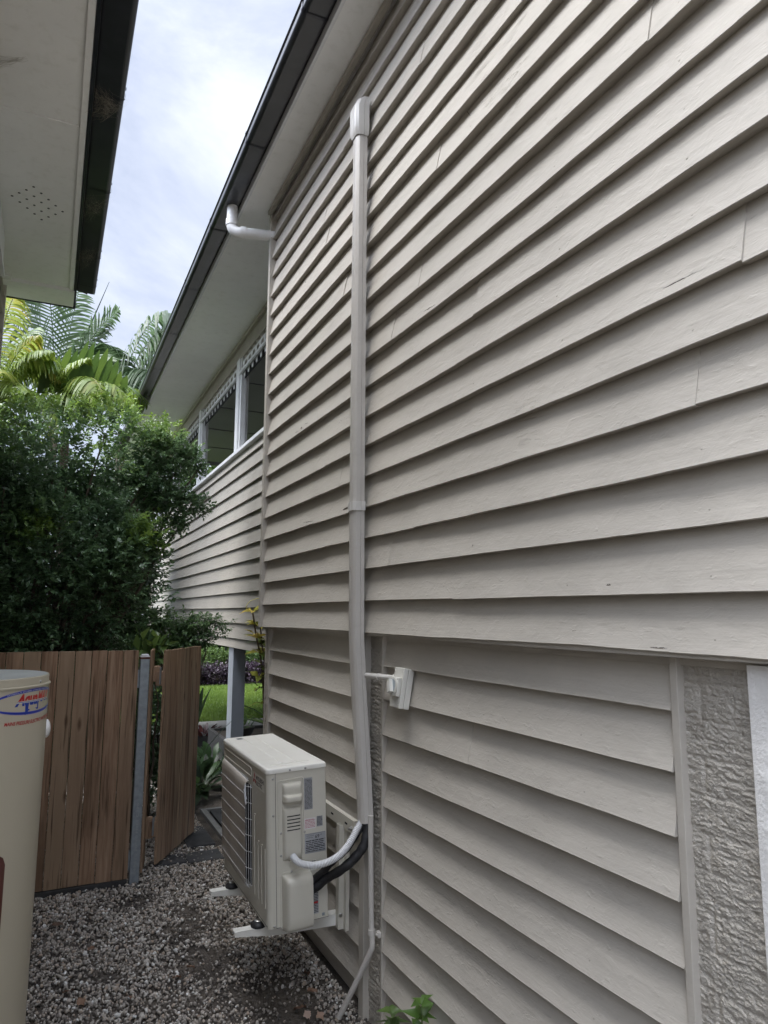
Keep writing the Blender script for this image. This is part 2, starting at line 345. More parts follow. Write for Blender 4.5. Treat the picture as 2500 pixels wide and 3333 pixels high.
def pebbles():
    t = (1+5**.5)/2
    ico = np.array([(-1, t, 0), (1, t, 0), (-1, -t, 0), (1, -t, 0), (0, -1, t), (0, 1, t), (0, -1, -t), (0, 1, -t), (t, 0, -1), (t, 0, 1), (-t, 0, -1), (-t, 0, 1)], float)/math.hypot(1, t)
    IF = np.array([(0,11,5),(0,5,1),(0,1,7),(0,7,10),(0,10,11),(1,5,9),(5,11,4),(11,10,2),(10,7,6),(7,1,8),(3,9,4),(3,4,2),(3,2,6),(3,6,8),(3,8,9),(4,9,5),(2,4,11),(6,2,10),(8,6,7),(9,8,1)])
    g = np.random.default_rng(5)
    N = 62000
    # denser near the camera where each stone shows
    y = 1.7 + (7.2-1.7)*g.random(N*2)**1.25; x = -.5 + 1.76*g.random(N*2)
    keep = np.ones(len(x), bool)
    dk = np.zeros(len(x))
    for (px, py, pr) in ((.787, 4.12, .13), (.75, 3.94, .18), (.77, 3.57, .16), (.73, 3.46, .14), (.92, 3.15, .22), (.55, 4.42, .12), (1.02, 2.95, .16), (.33, 3.62, .06), (.1, 3.1, .07)):  # bare soil patches; the ones beneath the air conditioner also paint its soft shadow
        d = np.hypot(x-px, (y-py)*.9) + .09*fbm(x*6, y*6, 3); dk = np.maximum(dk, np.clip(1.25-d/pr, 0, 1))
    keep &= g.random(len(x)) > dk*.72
    keep &= ~((y > 5.2) & (x > 1.17)) & ~((y > 4.70) & (y < 4.74) & (x < .56))
    x = x[keep][:N]; y = y[keep][:N]; dk = dk[keep][:N]; n = len(x)
    s = (.0030 + .0050*g.random(n)**1.9)*(1+.12*(y-3)); s *= np.where(g.random(n) < .03, 1.5, 1)
    tmpl = [ico*(1+.30*(g.random((12, 1))-.5)) * np.array([1, .8, .62]) for _ in range(12)]
    T = np.stack(tmpl)[g.integers(0, 12, n)]
    q = g.normal(size=(n, 4)); q /= np.linalg.norm(q, axis=1)[:, None]; a, b, c, d = q.T
    Rm = np.stack([np.stack([1-2*(c*c+d*d), 2*(b*c-a*d), 2*(b*d+a*c)], 1), np.stack([2*(b*c+a*d), 1-2*(b*b+d*d), 2*(c*d-a*b)], 1), np.stack([2*(b*d-a*c), 2*(c*d+a*b), 1-2*(b*b+c*c)], 1)], 1)
    P = np.einsum('nij,nkj->nki', Rm, T)*s[:, None, None]*1.35
    h = -.004 + .010*g.random(n) + .012*fbm(x*2.2, y*2.2, 8)
    P += np.stack([x, y, h], 1)[:, None, :]
    F = (IF[None] + 12*np.arange(n)[:, None, None]).reshape(-1, 3)
    tint = np.clip(.06+.80*g.random(n)**1.2 + .25*fbm(x*1.3, y*1.3, 4), 0, .88); tint = np.where(g.random(n) < .055, .93+.07*g.random(n), tint)
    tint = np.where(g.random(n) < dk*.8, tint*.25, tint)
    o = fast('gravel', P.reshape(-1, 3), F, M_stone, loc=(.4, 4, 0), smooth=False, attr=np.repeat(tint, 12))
    tag(o, 'crushed grey and tan gravel with white chips along the side path', 'gravel', kind='stuff')
pebbles()
def grass():
    g = np.random.default_rng(9); n = 60000
    x = 1.2+4.6*g.random(n); y = 11.02+5.1*g.random(n)
    a = g.random(n)*6.28; L = .03+.035*g.random(n); wd = .004+.004*g.random(n)
    dx = np.cos(a)*wd; dy = np.sin(a)*wd; lx = g.normal(size=n)*.02; ly = g.normal(size=n)*.02
    z0 = np.full(n, -.012)
    V = np.stack([np.stack([x-dx, y-dy, z0], 1), np.stack([x+dx, y+dy, z0], 1), np.stack([x+lx, y+ly, z0+L], 1)], 1).reshape(-1, 3)
    F = np.arange(3*n).reshape(n, 3); tt = np.clip(.5+.5*fbm(x*1.2, y*1.2, 2)+.35*(g.random(n)-.5), 0, 1)
    tag(fast('lawn_grass', V, F, M_grass, loc=(3.5, 13.5, 0), smooth=False, attr=np.repeat(tt, 3)), 'bright green mown lawn beyond the undercroft', 'grass', kind='stuff')
grass()

# ------------------------------------------------------------------ weatherboards
def boards(name, mat, parent, y0, y1, zf, n, xtip, depth=.031, over=1.0, joints=None, seed=0, step=.03, wob=1.0, topz=None, k0=0):
    V = []; F = []; rr = random.Random(seed)
    for k in range(k0, n):
        js = [y0] + sorted([j for j in (joints or {}).get(k, [])]) + [y1]
        for a, b in zip(js[:-1], js[1:]):
            m = max(2, int((b-a)/step)); ys = np.linspace(a+(.0002 if a > y0 else 0), b-(.0002 if b < y1 else 0), m)
            ox = rr.uniform(-.0022, .0022)*wob; oz = rr.uniform(-.0018, .0018)*wob
            zk = np.array([zf(k, y) for y in ys]) + oz + wob*(.0035*vn(ys*1.1, np.full(m, k*3.7), seed) + .0016*vn(ys*5, np.full(m, k*1.7), seed+5) + .0007*vn(ys*28, np.full(m, k*2.3), seed+6))
            zt = np.array([zf(k+1, y) for y in ys]) + .012
            if topz is not None: zt = np.minimum(zt, topz)
            xx = xtip + ox + wob*(.005*vn(ys*1.3, np.full(m, k*5.1), seed+2)+.0012*vn(ys*9, np.full(m, k*.7), seed+3))
            wav = wob*.0022*vn(ys*2.7, np.full(m, k*4.4), seed+8)
            prof = [(xx+depth+.001, zt), (xx+depth*.52+wav, zk+(zt-zk)*.5), (xx+.0022, zk+.006), (xx+.0002, zk+.002), (xx+.0016, zk), (xx+depth+.006, zk+.004)]
            base = len(V); p = len(prof)
            for i in range(m):
                for q in prof: V.append((float(q[0][i]), float(ys[i]), float(q[1][i])))
            for i in range(m-1):
                for j in range(p-1): F.append((base+i*p+j, base+(i+1)*p+j, base+(i+1)*p+j+1, base+i*p+j+1))
            F.append(tuple(base+j for j in range(p))); F.append(tuple(base+(m-1)*p+j for j in range(p))[::-1])
            if wob > .8:                                            # painted-over nail heads at the studs
                yn = math.ceil(a/.45)*.45+.12
                while yn < b-.01:
                    i = min(m-1, int((yn-a)/(b-a)*(m-1))); zn = zk[i]+.032+rr.uniform(-.004, .004); yy = yn+rr.uniform(-.012, .012); xn = xx[i]+.0022+(zn-zk[i]-.006)*(depth-.001)/.14-.0009; b0 = len(V)
                    V.append((float(xn-.0007), float(yy), float(zn)))
                    for q_ in range(7): V.append((float(xn+.0012), float(yy+.0038*math.cos(q_*.8976)), float(zn+.0038*math.sin(q_*.8976))))
                    for q_ in range(7): F.append((b0, b0+1+q_, b0+1+(q_+1) % 7))
                    yn += .45
    return fast(name, V, F, mat, parent, sharp=40)

house = thing('weatherboard_house', 'taupe painted weatherboard house filling the right of the photo, with white soffit and charcoal gutter', 'house', (3, 3, 0))
XU, YC, ZS = 1.225, 4.39, 4.36
def zU(k, y):
    if y > 2.97: s = .1363 + (.1375-.1363)*(y-2.97)/1.42; b = 1.529-.003*(y-2.97)/1.42
    else: s = .1322 + (.1363-.1322)*(max(y, -2)-.87)/2.1; b = 1.526+.003*(y-.87)/2.1
    return b + s*k
rj = random.Random(3)
JT = {k: [] for k in range(24)}
for k in range(24):
    y = rj.uniform(-1.5, 1.2)
    while y < 4.2:
        JT[k].append(y); y += rj.uniform(1.3, 2.6)
JT[0] = [1.14, 3.9]; JT[1] = [2.05]; JT[2] = [2.55, 3.30]; JT[3] = [2.33, .4]; JT[5] = [1.95, 3.1]; JT[8] = [1.9]; JT[6] = [.9, 3.3]
wall = boards('upper_wall', M_board, house, -2.2, YC, zU, 21, XU, joints=JT, seed=1, topz=ZS+.02, wob=1.5)
M_crack = simple('bare_cracked_timber', (.10, .08, .06), .9, bd=0, var=.3, vs=60); M_lip = simple('lifted_paint_lip', (.58, .56, .52), .5, bd=0)
def crack(y, z, L, h, seed, slope=0.0):
    g = random.Random(seed); k = int((z-1.529)/.1355); zb = zU(k, y); x = XU+.0012+(z-zb)*.030/.139-.0016; n = 14; up = []; dn = []; lp = []
    for i in range(n+1):
        u = i/n; c0 = z+slope*(u-.5)*L+g.uniform(-.0011, .0011); t_ = h*math.sin(math.pi*u)**.7*g.uniform(.25, 1); yy = y+(u-.5)*L
        up.append((x, yy, c0+t_*.5)); dn.append((x, yy, c0-t_*.5)); lp.append((x-.0006, yy, c0+t_*.5+.0012))
    V = up+dn; F = [(i, i+1, n+2+i, n+1+i) for i in range(n)]; fast('paint_crack', V, F, M_crack, wall, smooth=False)
    V = [(p[0]-.0004, p[1], p[2]) for p in up]+lp; fast('paint_lip', V, [(i, i+1, n+2+i, n+1+i) for i in range(n)], M_lip, wall, smooth=False)
for q_ in ((3.70, 2.648, .03, .016, 1, 0), (3.78, 2.643, .06, .004, 2, .1), (3.62, 2.655, .07, .004, 3, .1), (4.05, 2.104, .10, .010, 4, .05), (3.55, 2.095, .16, .005, 5, .06), (3.02, 2.096, .07, .012, 6, -.05), (1.35, 1.562, .07, .006, 7, 0), (1.17, 1.537, .05, .005, 8, 0), (3.709, 3.526, .02, .02, 9, 1.2), (1.943, 3.385, .03, .008, 10, 1.5), (2.053, 3.693, .03, .006, 11, 1.0), (2.16, 2.099, .22, .004, 12, .02), (2.70, 2.122, .09, .005, 13, -.1), (1.05, 2.35, .12, .004, 14, .05), (1.32, 1.68, .018, .009, 15, 0), (1.145, 1.688, .016, .008, 16, 0), (2.2, 2.75, .10, .004, 17, .1), (1.5, 3.0, .12, .004, 18, .1), (3.3, 1.66, .12, .004, 19, -.05)): crack(*q_)
mb = MB(); mb.box(1.275, 5.4, -2.2, YC-.004, 1.50, ZS+.05); mb.box(1.30, 5.4, -2.2, 4.44, -.1, 1.499)
mb.build('wall_core', M_trim, house, smooth=False)
mb = MB(); mb.box(1.212, 1.262, YC, YC+.042, 1.522, ZS-.001, .003); mb.build('corner_stop', M_trim, house)
mb = MB(); mb.box(1.262, 1.60, YC+.002, YC+.036, 1.3, ZS); mb.build('recess_return', M_trim, house)
mb = MB(); mb.box(1.196, 1.222, -2.2, YC+.03, ZS-.034, ZS-.001, .003); mb.build('soffit_bead', M_trim, house)
# base of the upper wall: drip underside
mb = MB(); mb.box(1.232, 1.30, -2.2, YC, 1.519, 1.545); mb.build('bearer', M_trim, house)

# lower infill panels of weatherboard between rough block columns
ZLl = [.04+(-.137), .04, .179, .308, .435, .576, .714, .847, .981, 1.123, 1.262, 1.396, 1.535]
def zR(k, y):
    a = ZLl[k]; b = 1.397-(11-k)*.1325; t = (2.72-y)/1.52; return a+(b-a)*t
def zL(k, y): return 1.382-(9-k)*.1425
boards('lower_panel', M_board, house, 1.181, 2.667, zR, 12, 1.258, seed=21, joints={9: [2.02], 4: [1.5]}, wob=1.3, topz=1.56, depth=.03)['label'] = 'lower weatherboard infill panel to the right of the duct'
boards('lower_panel', M_board, house, 2.874, 4.311, zL, 10, 1.258, seed=31, joints={}, wob=1.3, topz=1.54, depth=.03)['label'] = 'lower weatherboard infill panel behind the air conditioner'
mb = MB(); mb.box(1.284, 1.30, 1.176, 1.19, -.02, 1.518); mb.build('panel_trim', M_trim, house)
for (a, b, x0) in ((1.157, 1.178, 1.262), (2.668, 2.682, 1.258), (2.818, 2.866, 1.246), (4.312, 4.348, 1.256)):
    mb = MB(); mb.box(x0, 1.299, a, b, -.02, 1.519, .003); mb.build('panel_trim', M_trim, house)
def block(name, y0, y1, x0, z0=-.03, z1=1.519, step=.0035, seed=0, amp=.011, fr=1.35):
    ny = int((y1-y0)/step)+1; nz = int((z1-z0)/step)+1
    ys, zs = np.meshgrid(np.linspace(y0, y1, ny), np.linspace(z0, z1, nz))
    wy = ys + .02*fbm(ys*18, zs*18, seed); wz = zs + .012*fbm(ys*16, zs*16, seed+9)
    r = 1-2.2*np.abs(fbm(wy*17*fr, wz*62*fr, seed+2, 3)); r2 = 1-2.2*np.abs(fbm(wy*50*fr, wz*110*fr, seed+4, 3))
    h = amp*(.75*r + .30*r2) + .004*fbm(ys*7, zs*9, seed+6)
    course = np.floor(zs/.077); fz = np.abs(zs/.077-np.round(zs/.077))*.077
    fy = ((ys+np.where(course % 2 == 0, 0, .115)+.035)/.23); fy = np.abs(fy-np.round(fy))*.23
    jz = np.clip(1-fz/.0075, 0, 1); jz = .45*jz*jz*(3-2*jz); jy = np.clip(1-fy/.0085, 0, 1)
    j = np.maximum(jz, jy*.75); h = h*(1-j) - .0015*j
    V = np.stack([x0-h, ys, zs], -1).reshape(-1, 3)
    i = np.arange(ny*nz).reshape(nz, ny); F = np.stack([i[:-1, :-1], i[1:, :-1], i[1:, 1:], i[:-1, 1:]], -1).reshape(-1, 4)
    o = fast(name, V, F, M_block, house, sharp=180)
    return o
block('block_column', .80, 1.158, 1.285, step=.0026, seed=2, amp=.0055, fr=3.0)
block('block_column', 2.682, 2.819, 1.277, seed=5, amp=.0065, fr=2.4)
block('block_column', 4.348, 4.438, 1.280, step=.004, seed=8, amp=.009)
# column side facing the garden
mb = MB(); mb.box(1.27, 1.298, 4.438, 4.452, -.02, 1.519); mb.build('column_edge', M_block, house)

# eave: soffit, fascia, gutter
YE = 13.4
mb = MB(); mb.box(1.036, 1.60, -2.2, YE, ZS, ZS+.012); 
for yj in (5.55, 6.75, 7.95, 9.15, 10.35, 11.55): mb.box(1.04, 1.595, yj-.002, yj+.002, ZS-.0008, ZS+.002)
mb.build('soffit', M_soffit, house)
mb = MB(); mb.box(1.016, 1.034, -2.2, YE, ZS-.026, ZS+.16, .002); mb.build('fascia', M_white, house)
def gutter(par, xf, xb, z0, y0, y1, straps, sgn):
    """quad-profile gutter: xb at the fascia, xf outer lip; sgn +1 when outer lip lies at smaller x"""
    d = xb-xf; P = []
    t = .0022
    prof = [(xb, z0+.105), (xb, z0+.012), (xb-d*.12, z0+.002)]
    prof += [(xb-d*.5, z0), (xf+d*.20, z0-.002)]
    for a in range(0, 91, 15): prof.append((xf+d*.20-d*.20*math.sin(rad(a)), z0+.018-.020*math.cos(rad(a))))
    prof += [(xf+d*.02, z0+.05), (xf+d*.05, z0+.062), (xf-d*.02, z0+.070)]
    for a in range(0, 241, 30): prof.append((xf+d*.06-d*.075*math.cos(rad(a)), z0+.074+.010*math.sin(rad(a))))
    m = MB(); n = len(prof); ys = [y0, y1]
    V = [(p[0], y, p[1]) for y in ys for p in prof]; F = [(i, i+1, n+i+1, n+i) for i in range(n-1)]
    m.add(V, F); m.add([(p[0], y1, p[1]) for p in prof], [tuple(range(n))]); m.add([(p[0], y0, p[1]) for p in prof], [tuple(range(n))])
    g = m.build('gutter', M_gutter, par, sharp=50)
    for y in straps:
        m = MB(); pr = [(p[0]+(-.004 if sgn*(p[0]-(xf+xb)/2) < 0 else 0)*sgn, p[1]-.004) for p in prof[1:-6]]
        n2 = len(pr); V = [(p[0], yy, p[1]) for yy in (y-.008, y+.008) for p in pr]; m.add(V, [(i, i+1, n2+i+1, n2+i) for i in range(n2-1)])
        m.build('gutter_clip', M_gutin, g)
    return g
gutter(house, .885, 1.014, ZS+.010, -2.2, YE, [-.3, .72, 1.75, 2.78, 3.81, 4.84, 5.88, 6.96, 8.1, 9.2, 10.2], 1)
mb = MB(); mb.add([(.93, -2.2, ZS+.115), (.93, YE+.1, ZS+.115), (3.3, YE+.1, 5.45), (3.3, -2.2, 5.45)], [(0, 1, 2, 3)]); mb.add([(.93, -2.2, ZS+.125), (.93, YE+.1, ZS+.125), (3.3, YE+.1, 5.47), (3.3, -2.2, 5.47)], [(3, 2, 1, 0)])
mb.add([(3.3, -2.2, 5.47), (3.3, YE+.1, 5.47), (6.2, YE+.1, 4.4), (6.2, -2.2, 4.4)], [(0, 1, 2, 3)]); mb.build('roof', M_roof, house, smooth=False)
# downpipe: short drop, elbow, then back under the eave to the wall corner
mb = MB(); r = .036; P = [(.968, 4.50, 4.385), (.968, 4.50, 4.25)]
for a in range(0, 91, 10): P.append((.968+.055*(1-math.cos(rad(a))), 4.50-.03*(1-math.cos(rad(a))), 4.235-.055*math.sin(rad(a))))
P += [(1.10, 4.445, 4.178), (1.30, 4.40, 4.175)]
mb.tube(P, r, 20); dp = mb.build('downpipe', M_pvc, house)
mb = MB(); mb.tube([(.968, 4.5, 4.275), (.968, 4.5, 4.232)], r+.005, 20); mb.tube([(1.022, 4.467, 4.179), (1.058, 4.457, 4.178)], r+.005, 20); mb.build('pipe_collar', M_pvc, dp)

# recess: half-height boarded wall with an open verandah above
XR = 1.60
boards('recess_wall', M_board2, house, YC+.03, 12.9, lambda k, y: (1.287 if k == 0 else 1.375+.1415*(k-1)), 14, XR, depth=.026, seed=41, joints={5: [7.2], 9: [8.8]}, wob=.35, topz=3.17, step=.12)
mb = MB(); mb.box(1.63, 1.72, YC+.03, 12.9, 1.30, 3.165); mb.build('balustrade_core', M_trim, house, smooth=False)
mb = MB(); mb.box(1.575, 1.74, YC+.04, 12.9, 3.165, 3.20, .004); mb.build('sill', M_white, house)
mb = MB(); mb.box(1.585, 1.63, 12.85, 12.93, 1.28, ZS, .003); mb.build('corner_stop', M_trim, house)
mb = MB(); mb.box(1.61, 1.70, YC+.03, 12.9, 4.165, ZS-.001, .003); mb.build('lintel', M_trim, house)
mb = MB(); mb.box(1.585, 1.612, YC+.03, 12.9, ZS-.05, ZS-.002, .003); mb.build('soffit_bead', M_trim, house)
for yc in (4.75, 6.86, 8.87, 10.9, 12.78):
    mb = MB(); mb.box(1.592, 1.625, yc-.06, yc+.06, 3.2, 4.165, .004); mb.box(1.625, 1.70, yc-.045, yc+.045, 3.2, 4.165, .004); mb.box(1.607, 1.66, yc-.105, yc-.055, 3.2, 4.165, .003)
    mb.build('mullion', M_white, house)
# ruffled pelmet, rod and rolled blind in the head of each opening
for (a, b) in ((4.84, 6.79), (6.93, 8.80), (8.94, 10.83)):
    n = int((b-a)/.012); V = []; F = []
    for i in range(n+1):
        y = a+(b-a)*i/n; ph = y*2*math.pi/.15
        for j, z in enumerate(np.linspace(4.165, 4.055, 6)):
            V.append((1.63+.012*math.sin(ph)+.012*math.sin(j*.8), y, z+(.012*abs(math.sin(ph/2)) if j == 5 else 0)))
    F = [(i*6+j, i*6+j+1, (i+1)*6+j+1, (i+1)*6+j) for i in range(n) for j in range(5)]
    bl = fast('blind', V, F, M_trim, house)
    mb = MB(); mb.tube([(1.600, a, 4.003), (1.600, b, 4.003)], .017, 16); mb.build('blind_rod', M_white, bl)
    mb = MB(); mb.box(1.640, 1.646, a, b, 3.945, 4.10); mb.build('blind_shade_strip', M_void, bl, smooth=False)  # black strip put in for the shade behind the fringe
    k = int((b-a)/.15)
    for (xx_, zt_, zg_, zb_) in ((1.612, 4.115, 4.095, 4.008), (1.622, 4.001, 3.992, 3.944)):
        V = []
        for i in range(k):
            y = a+(i+.1)*(b-a)/k
            for dy, zz_ in ((0, zg_), (.012, zb_), (.055, zb_), (.085, zg_)): V += [(xx_, y+dy, zt_), (xx_, y+dy, zz_)]
        fast('blind_fringe', V, [(2*i, 2*i+2, 2*i+3, 2*i+1) for i in range(4*k-1)], M_white, bl, smooth=False)
# verandah interior
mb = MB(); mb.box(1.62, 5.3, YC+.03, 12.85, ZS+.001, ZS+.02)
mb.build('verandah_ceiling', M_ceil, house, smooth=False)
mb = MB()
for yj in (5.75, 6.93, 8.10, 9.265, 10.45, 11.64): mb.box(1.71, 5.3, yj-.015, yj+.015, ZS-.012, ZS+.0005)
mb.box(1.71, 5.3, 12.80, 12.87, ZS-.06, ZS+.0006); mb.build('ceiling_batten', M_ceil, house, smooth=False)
mb = MB(); mb.box(1.62, 5.3, YC+.03, 12.85, 1.38, 1.45); mb.build('verandah_floor', M_dark_bed, house, smooth=False)
mb = MB(); mb.box(5.25, 5.4, YC, 7.0, 1.45, ZS); mb.build('inner_wall', M_trim, house, smooth=False)
# posts under the verandah
for (px, py) in ((1.665, 6.85), (1.665, 10.8), (5.0, 6.9), (5.0, 12.6)):
    mb = MB(); mb.box(px-.045, px+.075, py-.19+.10, py+.10, -.03, 1.31, .004)
    mb.box(px-.047, px+.077, py-.092, py+.102, .36, .364); mb.build('post', M_post, house)
# white textured sheet fixed over the block at the photo's right edge
ys, zs = np.meshgrid(np.linspace(.2, .978, 160), np.linspace(-.02, 1.512, 420))
h = .0035*np.maximum(fbm(ys*9+zs*3, zs*26, 71, 3), -.1) + .003*fbm(ys*3, zs*4, 73)
h = h*np.clip((.978-ys)/.02, 0, 1)
V = np.stack([1.258-h, ys, zs], -1).reshape(-1, 3); i = np.arange(160*420).reshape(420, 160)
o = fast('textured_sheet', V, np.stack([i[:-1, :-1], i[1:, :-1], i[1:, 1:], i[:-1, 1:]], -1).reshape(-1, 4), simple('white_texture', (.74, .73, .70), .6, bd=.002, bs=120), house, sharp=180)
mb = MB(); mb.box(1.262, 1.284, .2, .978, -.02, 1.512); mb.build('sheet_backing', M_white, house)

# ------------------------------------------------------------------ neighbouring house on the left
nb = thing('neighbour_house', 'neighbouring house cut by the left photo edge, with white perforated soffit and dark gutter', 'house', (-2.5, 3, 0))
NW, NS, YN, NY0 = -.50, 4.36, 6.60, .2
boards('side_wall', M_board, nb, NY0, YN-.2, lambda k, y: .03+.15*k, 29, NW, depth=-.028, seed=51, wob=.7, topz=NS+.01, step=.15)
mb = MB(); mb.box(-4.5, NW-.03, NY0, YN-.2, -.05, NS); mb.build('wall_core', M_trim, nb, smooth=False)
mb = MB(); mb.box(NW-.04, NW+.012, YN-.2, YN-.15, 0, NS-.001, .003); mb.build('corner_stop', M_trim, nb)
# soffit: two sheets with a cover strip, end trim board, hole pattern
mb = MB(); mb.box(-4.4, .022, NY0, YN-.30, NS, NS+.012); mb.build('soffit', M_soffit, nb)
mb = MB(); mb.box(NW, .0, 4.075-.02, 4.075+.02, NS-.006, NS-.0005, .002); mb.box(-.012, .022, NY0, YN, NS-.012, NS-.0006, .002); mb.box(NW-.02, NW+.05, YN-.36, YN-.30, NS-.02, NS-.0007, .002); mb.build('soffit_cover_strip', M_soffit, nb)
mb = MB(); mb.box(-4.4, .03, YN-.30, YN+.03, NS-.03, NS+.10, .004); mb.build('barge_board', M_soffit, nb)
mb = MB(); mb.box(-4.4, .05, YN+.03, YN+.05, NS-.036, NS+.16, .003); mb.build('barge_capping', M_gutin, nb)
mb = MB()
cxh, cyh, sp = -.24, 5.02, .052
for i in range(5):
    for j in range(4):
        px = cxh + (i-j)*.044-.022; py = cyh + (i+j-3.5)*.058
        mb.disc((px, py, NS-.0002), (0, 0, -1), .0085, .0008, 10)
mb.build('vent_hole', M_void, nb)['kind'] = 'stuff'
mb = MB(); mb.box(.024, .044, NY0, YN+.03, NS-.016, NS+.15, .002); mb.build('fascia', M_gutin, nb)
gutter(nb, .197, .046, NS+.008, NY0, 6.36, [1.75, 2.75, 3.74, 4.69, 5.66, 6.2], -1)
mb = MB(); mb.add([(.14, NY0, NS+.12), (.14, YN+.05, NS+.12), (-2.4, YN+.05, 5.3), (-2.4, NY0, 5.3)], [(0, 1, 2, 3)]); mb.add([(-2.4, NY0, 5.3), (-2.4, YN+.05, 5.3), (-4.9, YN+.05, 4.4), (-4.9, NY0, 4.4)], [(0, 1, 2, 3)]); mb.build('roof', M_roof, nb, smooth=False)
mb = MB(); mb.box(NW, NW+.035, 4.0, 5.62, 4.10, 4.345, .004); mb.box(NW, NW+.05, 4.0, 5.66, 4.075, 4.10, .003); mb.build('window_head', M_white, nb)
# cobwebs on gutter and soffit
def web(loc, pts, n, spread, seed, label):
    g = random.Random(seed); mb = MB()
    for _ in range(n):
        a, b = g.sample(pts, 2); P = []; ka, kb = g.random()*.8, g.random()*.8; mid_ = [sum(p[i] for p in pts)/len(pts) for i in range(3)]
        a = [a[i]+(mid_[i]-a[i])*ka for i in range(3)]; b = [b[i]+(mid_[i]-b[i])*kb for i in range(3)]
        s = [g.uniform(-spread, spread) for _ in range(3)]; e = [g.uniform(-spread, spread) for _ in range(3)]
        for t in np.linspace(0, 1, 6):
            P.append((a[0]+(b[0]-a[0])*t+s[0]*(1-t)+e[0]*t, a[1]+(b[1]-a[1])*t+s[1]*(1-t)+e[1]*t, a[2]+(b[2]-a[2])*t+(s[2]*(1-t)+e[2]*t)*.15-.02*math.sin(math.pi*t)*g.random()))
        mb.tube(P, .00028, 3, cap=False)
    tag(mb.build('cobweb', M_web, loc=loc, smooth=False), label, 'cobweb', 'cobwebs under the left eaves')
web((.12, 3.8, 4.35), [(.05, 3.95, 4.355), (.06, 3.7, 4.36), (.18, 3.78, 4.372), (.15, 3.86, 4.368)], 150, .055, 1, 'cobweb across the dark left gutter, nearest the top of the photo')
web((.1, 4.85, 4.35), [(.05, 5.1, 4.355), (.05, 4.8, 4.36), (.17, 4.72, 4.37), (.12, 4.95, 4.366)], 80, .06, 2, 'cobweb across the left gutter level with the soffit vent holes')
web((.1, 5.6, 4.35), [(.05, 5.9, 4.355), (.05, 5.55, 4.36), (.15, 5.48, 4.37), (.12, 5.7, 4.366)], 80, .06, 3, 'cobweb near the far end of the left gutter')
web((-.35, 3.7, 4.34), [(-.48, 3.82, 4.33), (-.45, 3.66, 4.345), (-.42, 3.7, 4.35), (-.27, 3.62, 4.352)], 60, .02, 4, 'cobweb in the corner of the white left soffit at the photo edge')

# ------------------------------------------------------------------ text and badges
def text_mesh(s, size, shear=0.0, space=1.0, bold=0.0):
    c = bpy.data.curves.new('t', 'FONT'); c.body = s; c.size = size; c.shear = shear; c.space_character = space; c.offset = bold; c.resolution_u = 3
    o = bpy.data.objects.new('t', c); COL.objects.link(o); bpy.context.view_layer.update()
    dg = bpy.context.evaluated_depsgraph_get(); me = bpy.data.meshes.new_from_object(o.evaluated_get(dg))
    V = [v.co[:2] for v in me.vertices]; F = [list(p.vertices) for p in me.polygons]
    bpy.data.objects.remove(o); bpy.data.meshes.remove(me); bpy.data.curves.remove(c)
    w0 = min(v[0] for v in V); w1 = max(v[0] for v in V)
    return [(v[0]-w0, v[1]) for v in V], F, w1-w0
def fit(s, width, height, **k):
    V, F, w_ = text_mesh(s, 1.0, **k); h_ = .729
    return [(x/w_*width, y/h_*height) for x, y in V], F

# ------------------------------------------------------------------ water heater
TC = (-.2313, 2.672); TR = .2515
wh = thing('water_heater', 'tall cream cylindrical water heater with blue oval badge at the left photo edge', 'water heater', (TC[0], TC[1], 0))
c3 = (TC[0], TC[1], 0)
mb = MB(); mb.lathe([(TR-.02, 0), (TR-.006, .02), (TR, .04), (TR, .5), (TR, 1.0), (TR, 1.378), (TR-.002, 1.381)], c3, 160); tank = mb.build('tank', M_tank, wh, sharp=60)
mb = MB(); mb.lathe([(TR+.001, 1.376), (TR+.0045, 1.3765), (TR+.0048, 1.380), (TR+.001, 1.3815), (TR-.001, 1.384), (TR-.001, 1.404), (TR-.003, 1.4075), (TR-.0065, 1.408)], c3, 160); lid = mb.build('lid', M_tank, wh, sharp=60)
mb = MB(); mb.lathe([(TR-.0065, 1.4078), (TR-.012, 1.4068), (.12, 1.4072), (.0001, 1.4075)], c3, 160); mb.build('lid_top', M_tanklid, lid, sharp=60)
a = rad(-26.4); mb = MB(); mb.disc((TC[0]+(TR-.002)*math.cos(a), TC[1]+(TR-.002)*math.sin(a), 1.3905), (math.cos(a), math.sin(a), 0), .0045, .005, 10, dome=True); mb.build('screw', M_steel, lid)
a = rad(8); mb = MB(); mb.disc((TC[0]+(TR-.002)*math.cos(a), TC[1]+(TR-.002)*math.sin(a), 1.222), (math.cos(a), math.sin(a), 0), .030, .017, 24, dome=True); mb.build('plug', M_pvc, wh)
a = rad(150); mb = MB(); mb.tube([(TC[0]+.22*math.cos(a), TC[1]+.22*math.sin(a), 1.2), (TC[0]+.262*math.cos(a), TC[1]+.262*math.sin(a), 1.2), (TC[0]+.262*math.cos(a), TC[1]+.262*math.sin(a), .02)], .011, 10); mb.build('relief_pipe', M_pvc, wh)
def cyl_wrap(V, ang_c, z, rr=.0007):
    """(u,v) metres on the cylinder, u grows to the viewer's right = increasing angle"""
    R_ = TR+rr; return [(TC[0]+R_*math.cos(rad(ang_c)+u/R_), TC[1]+R_*math.sin(rad(ang_c)+u/R_), z+v) for u, v in V]
AC, ZC, EA, EB = -31.5, 1.3335, .163, .0385
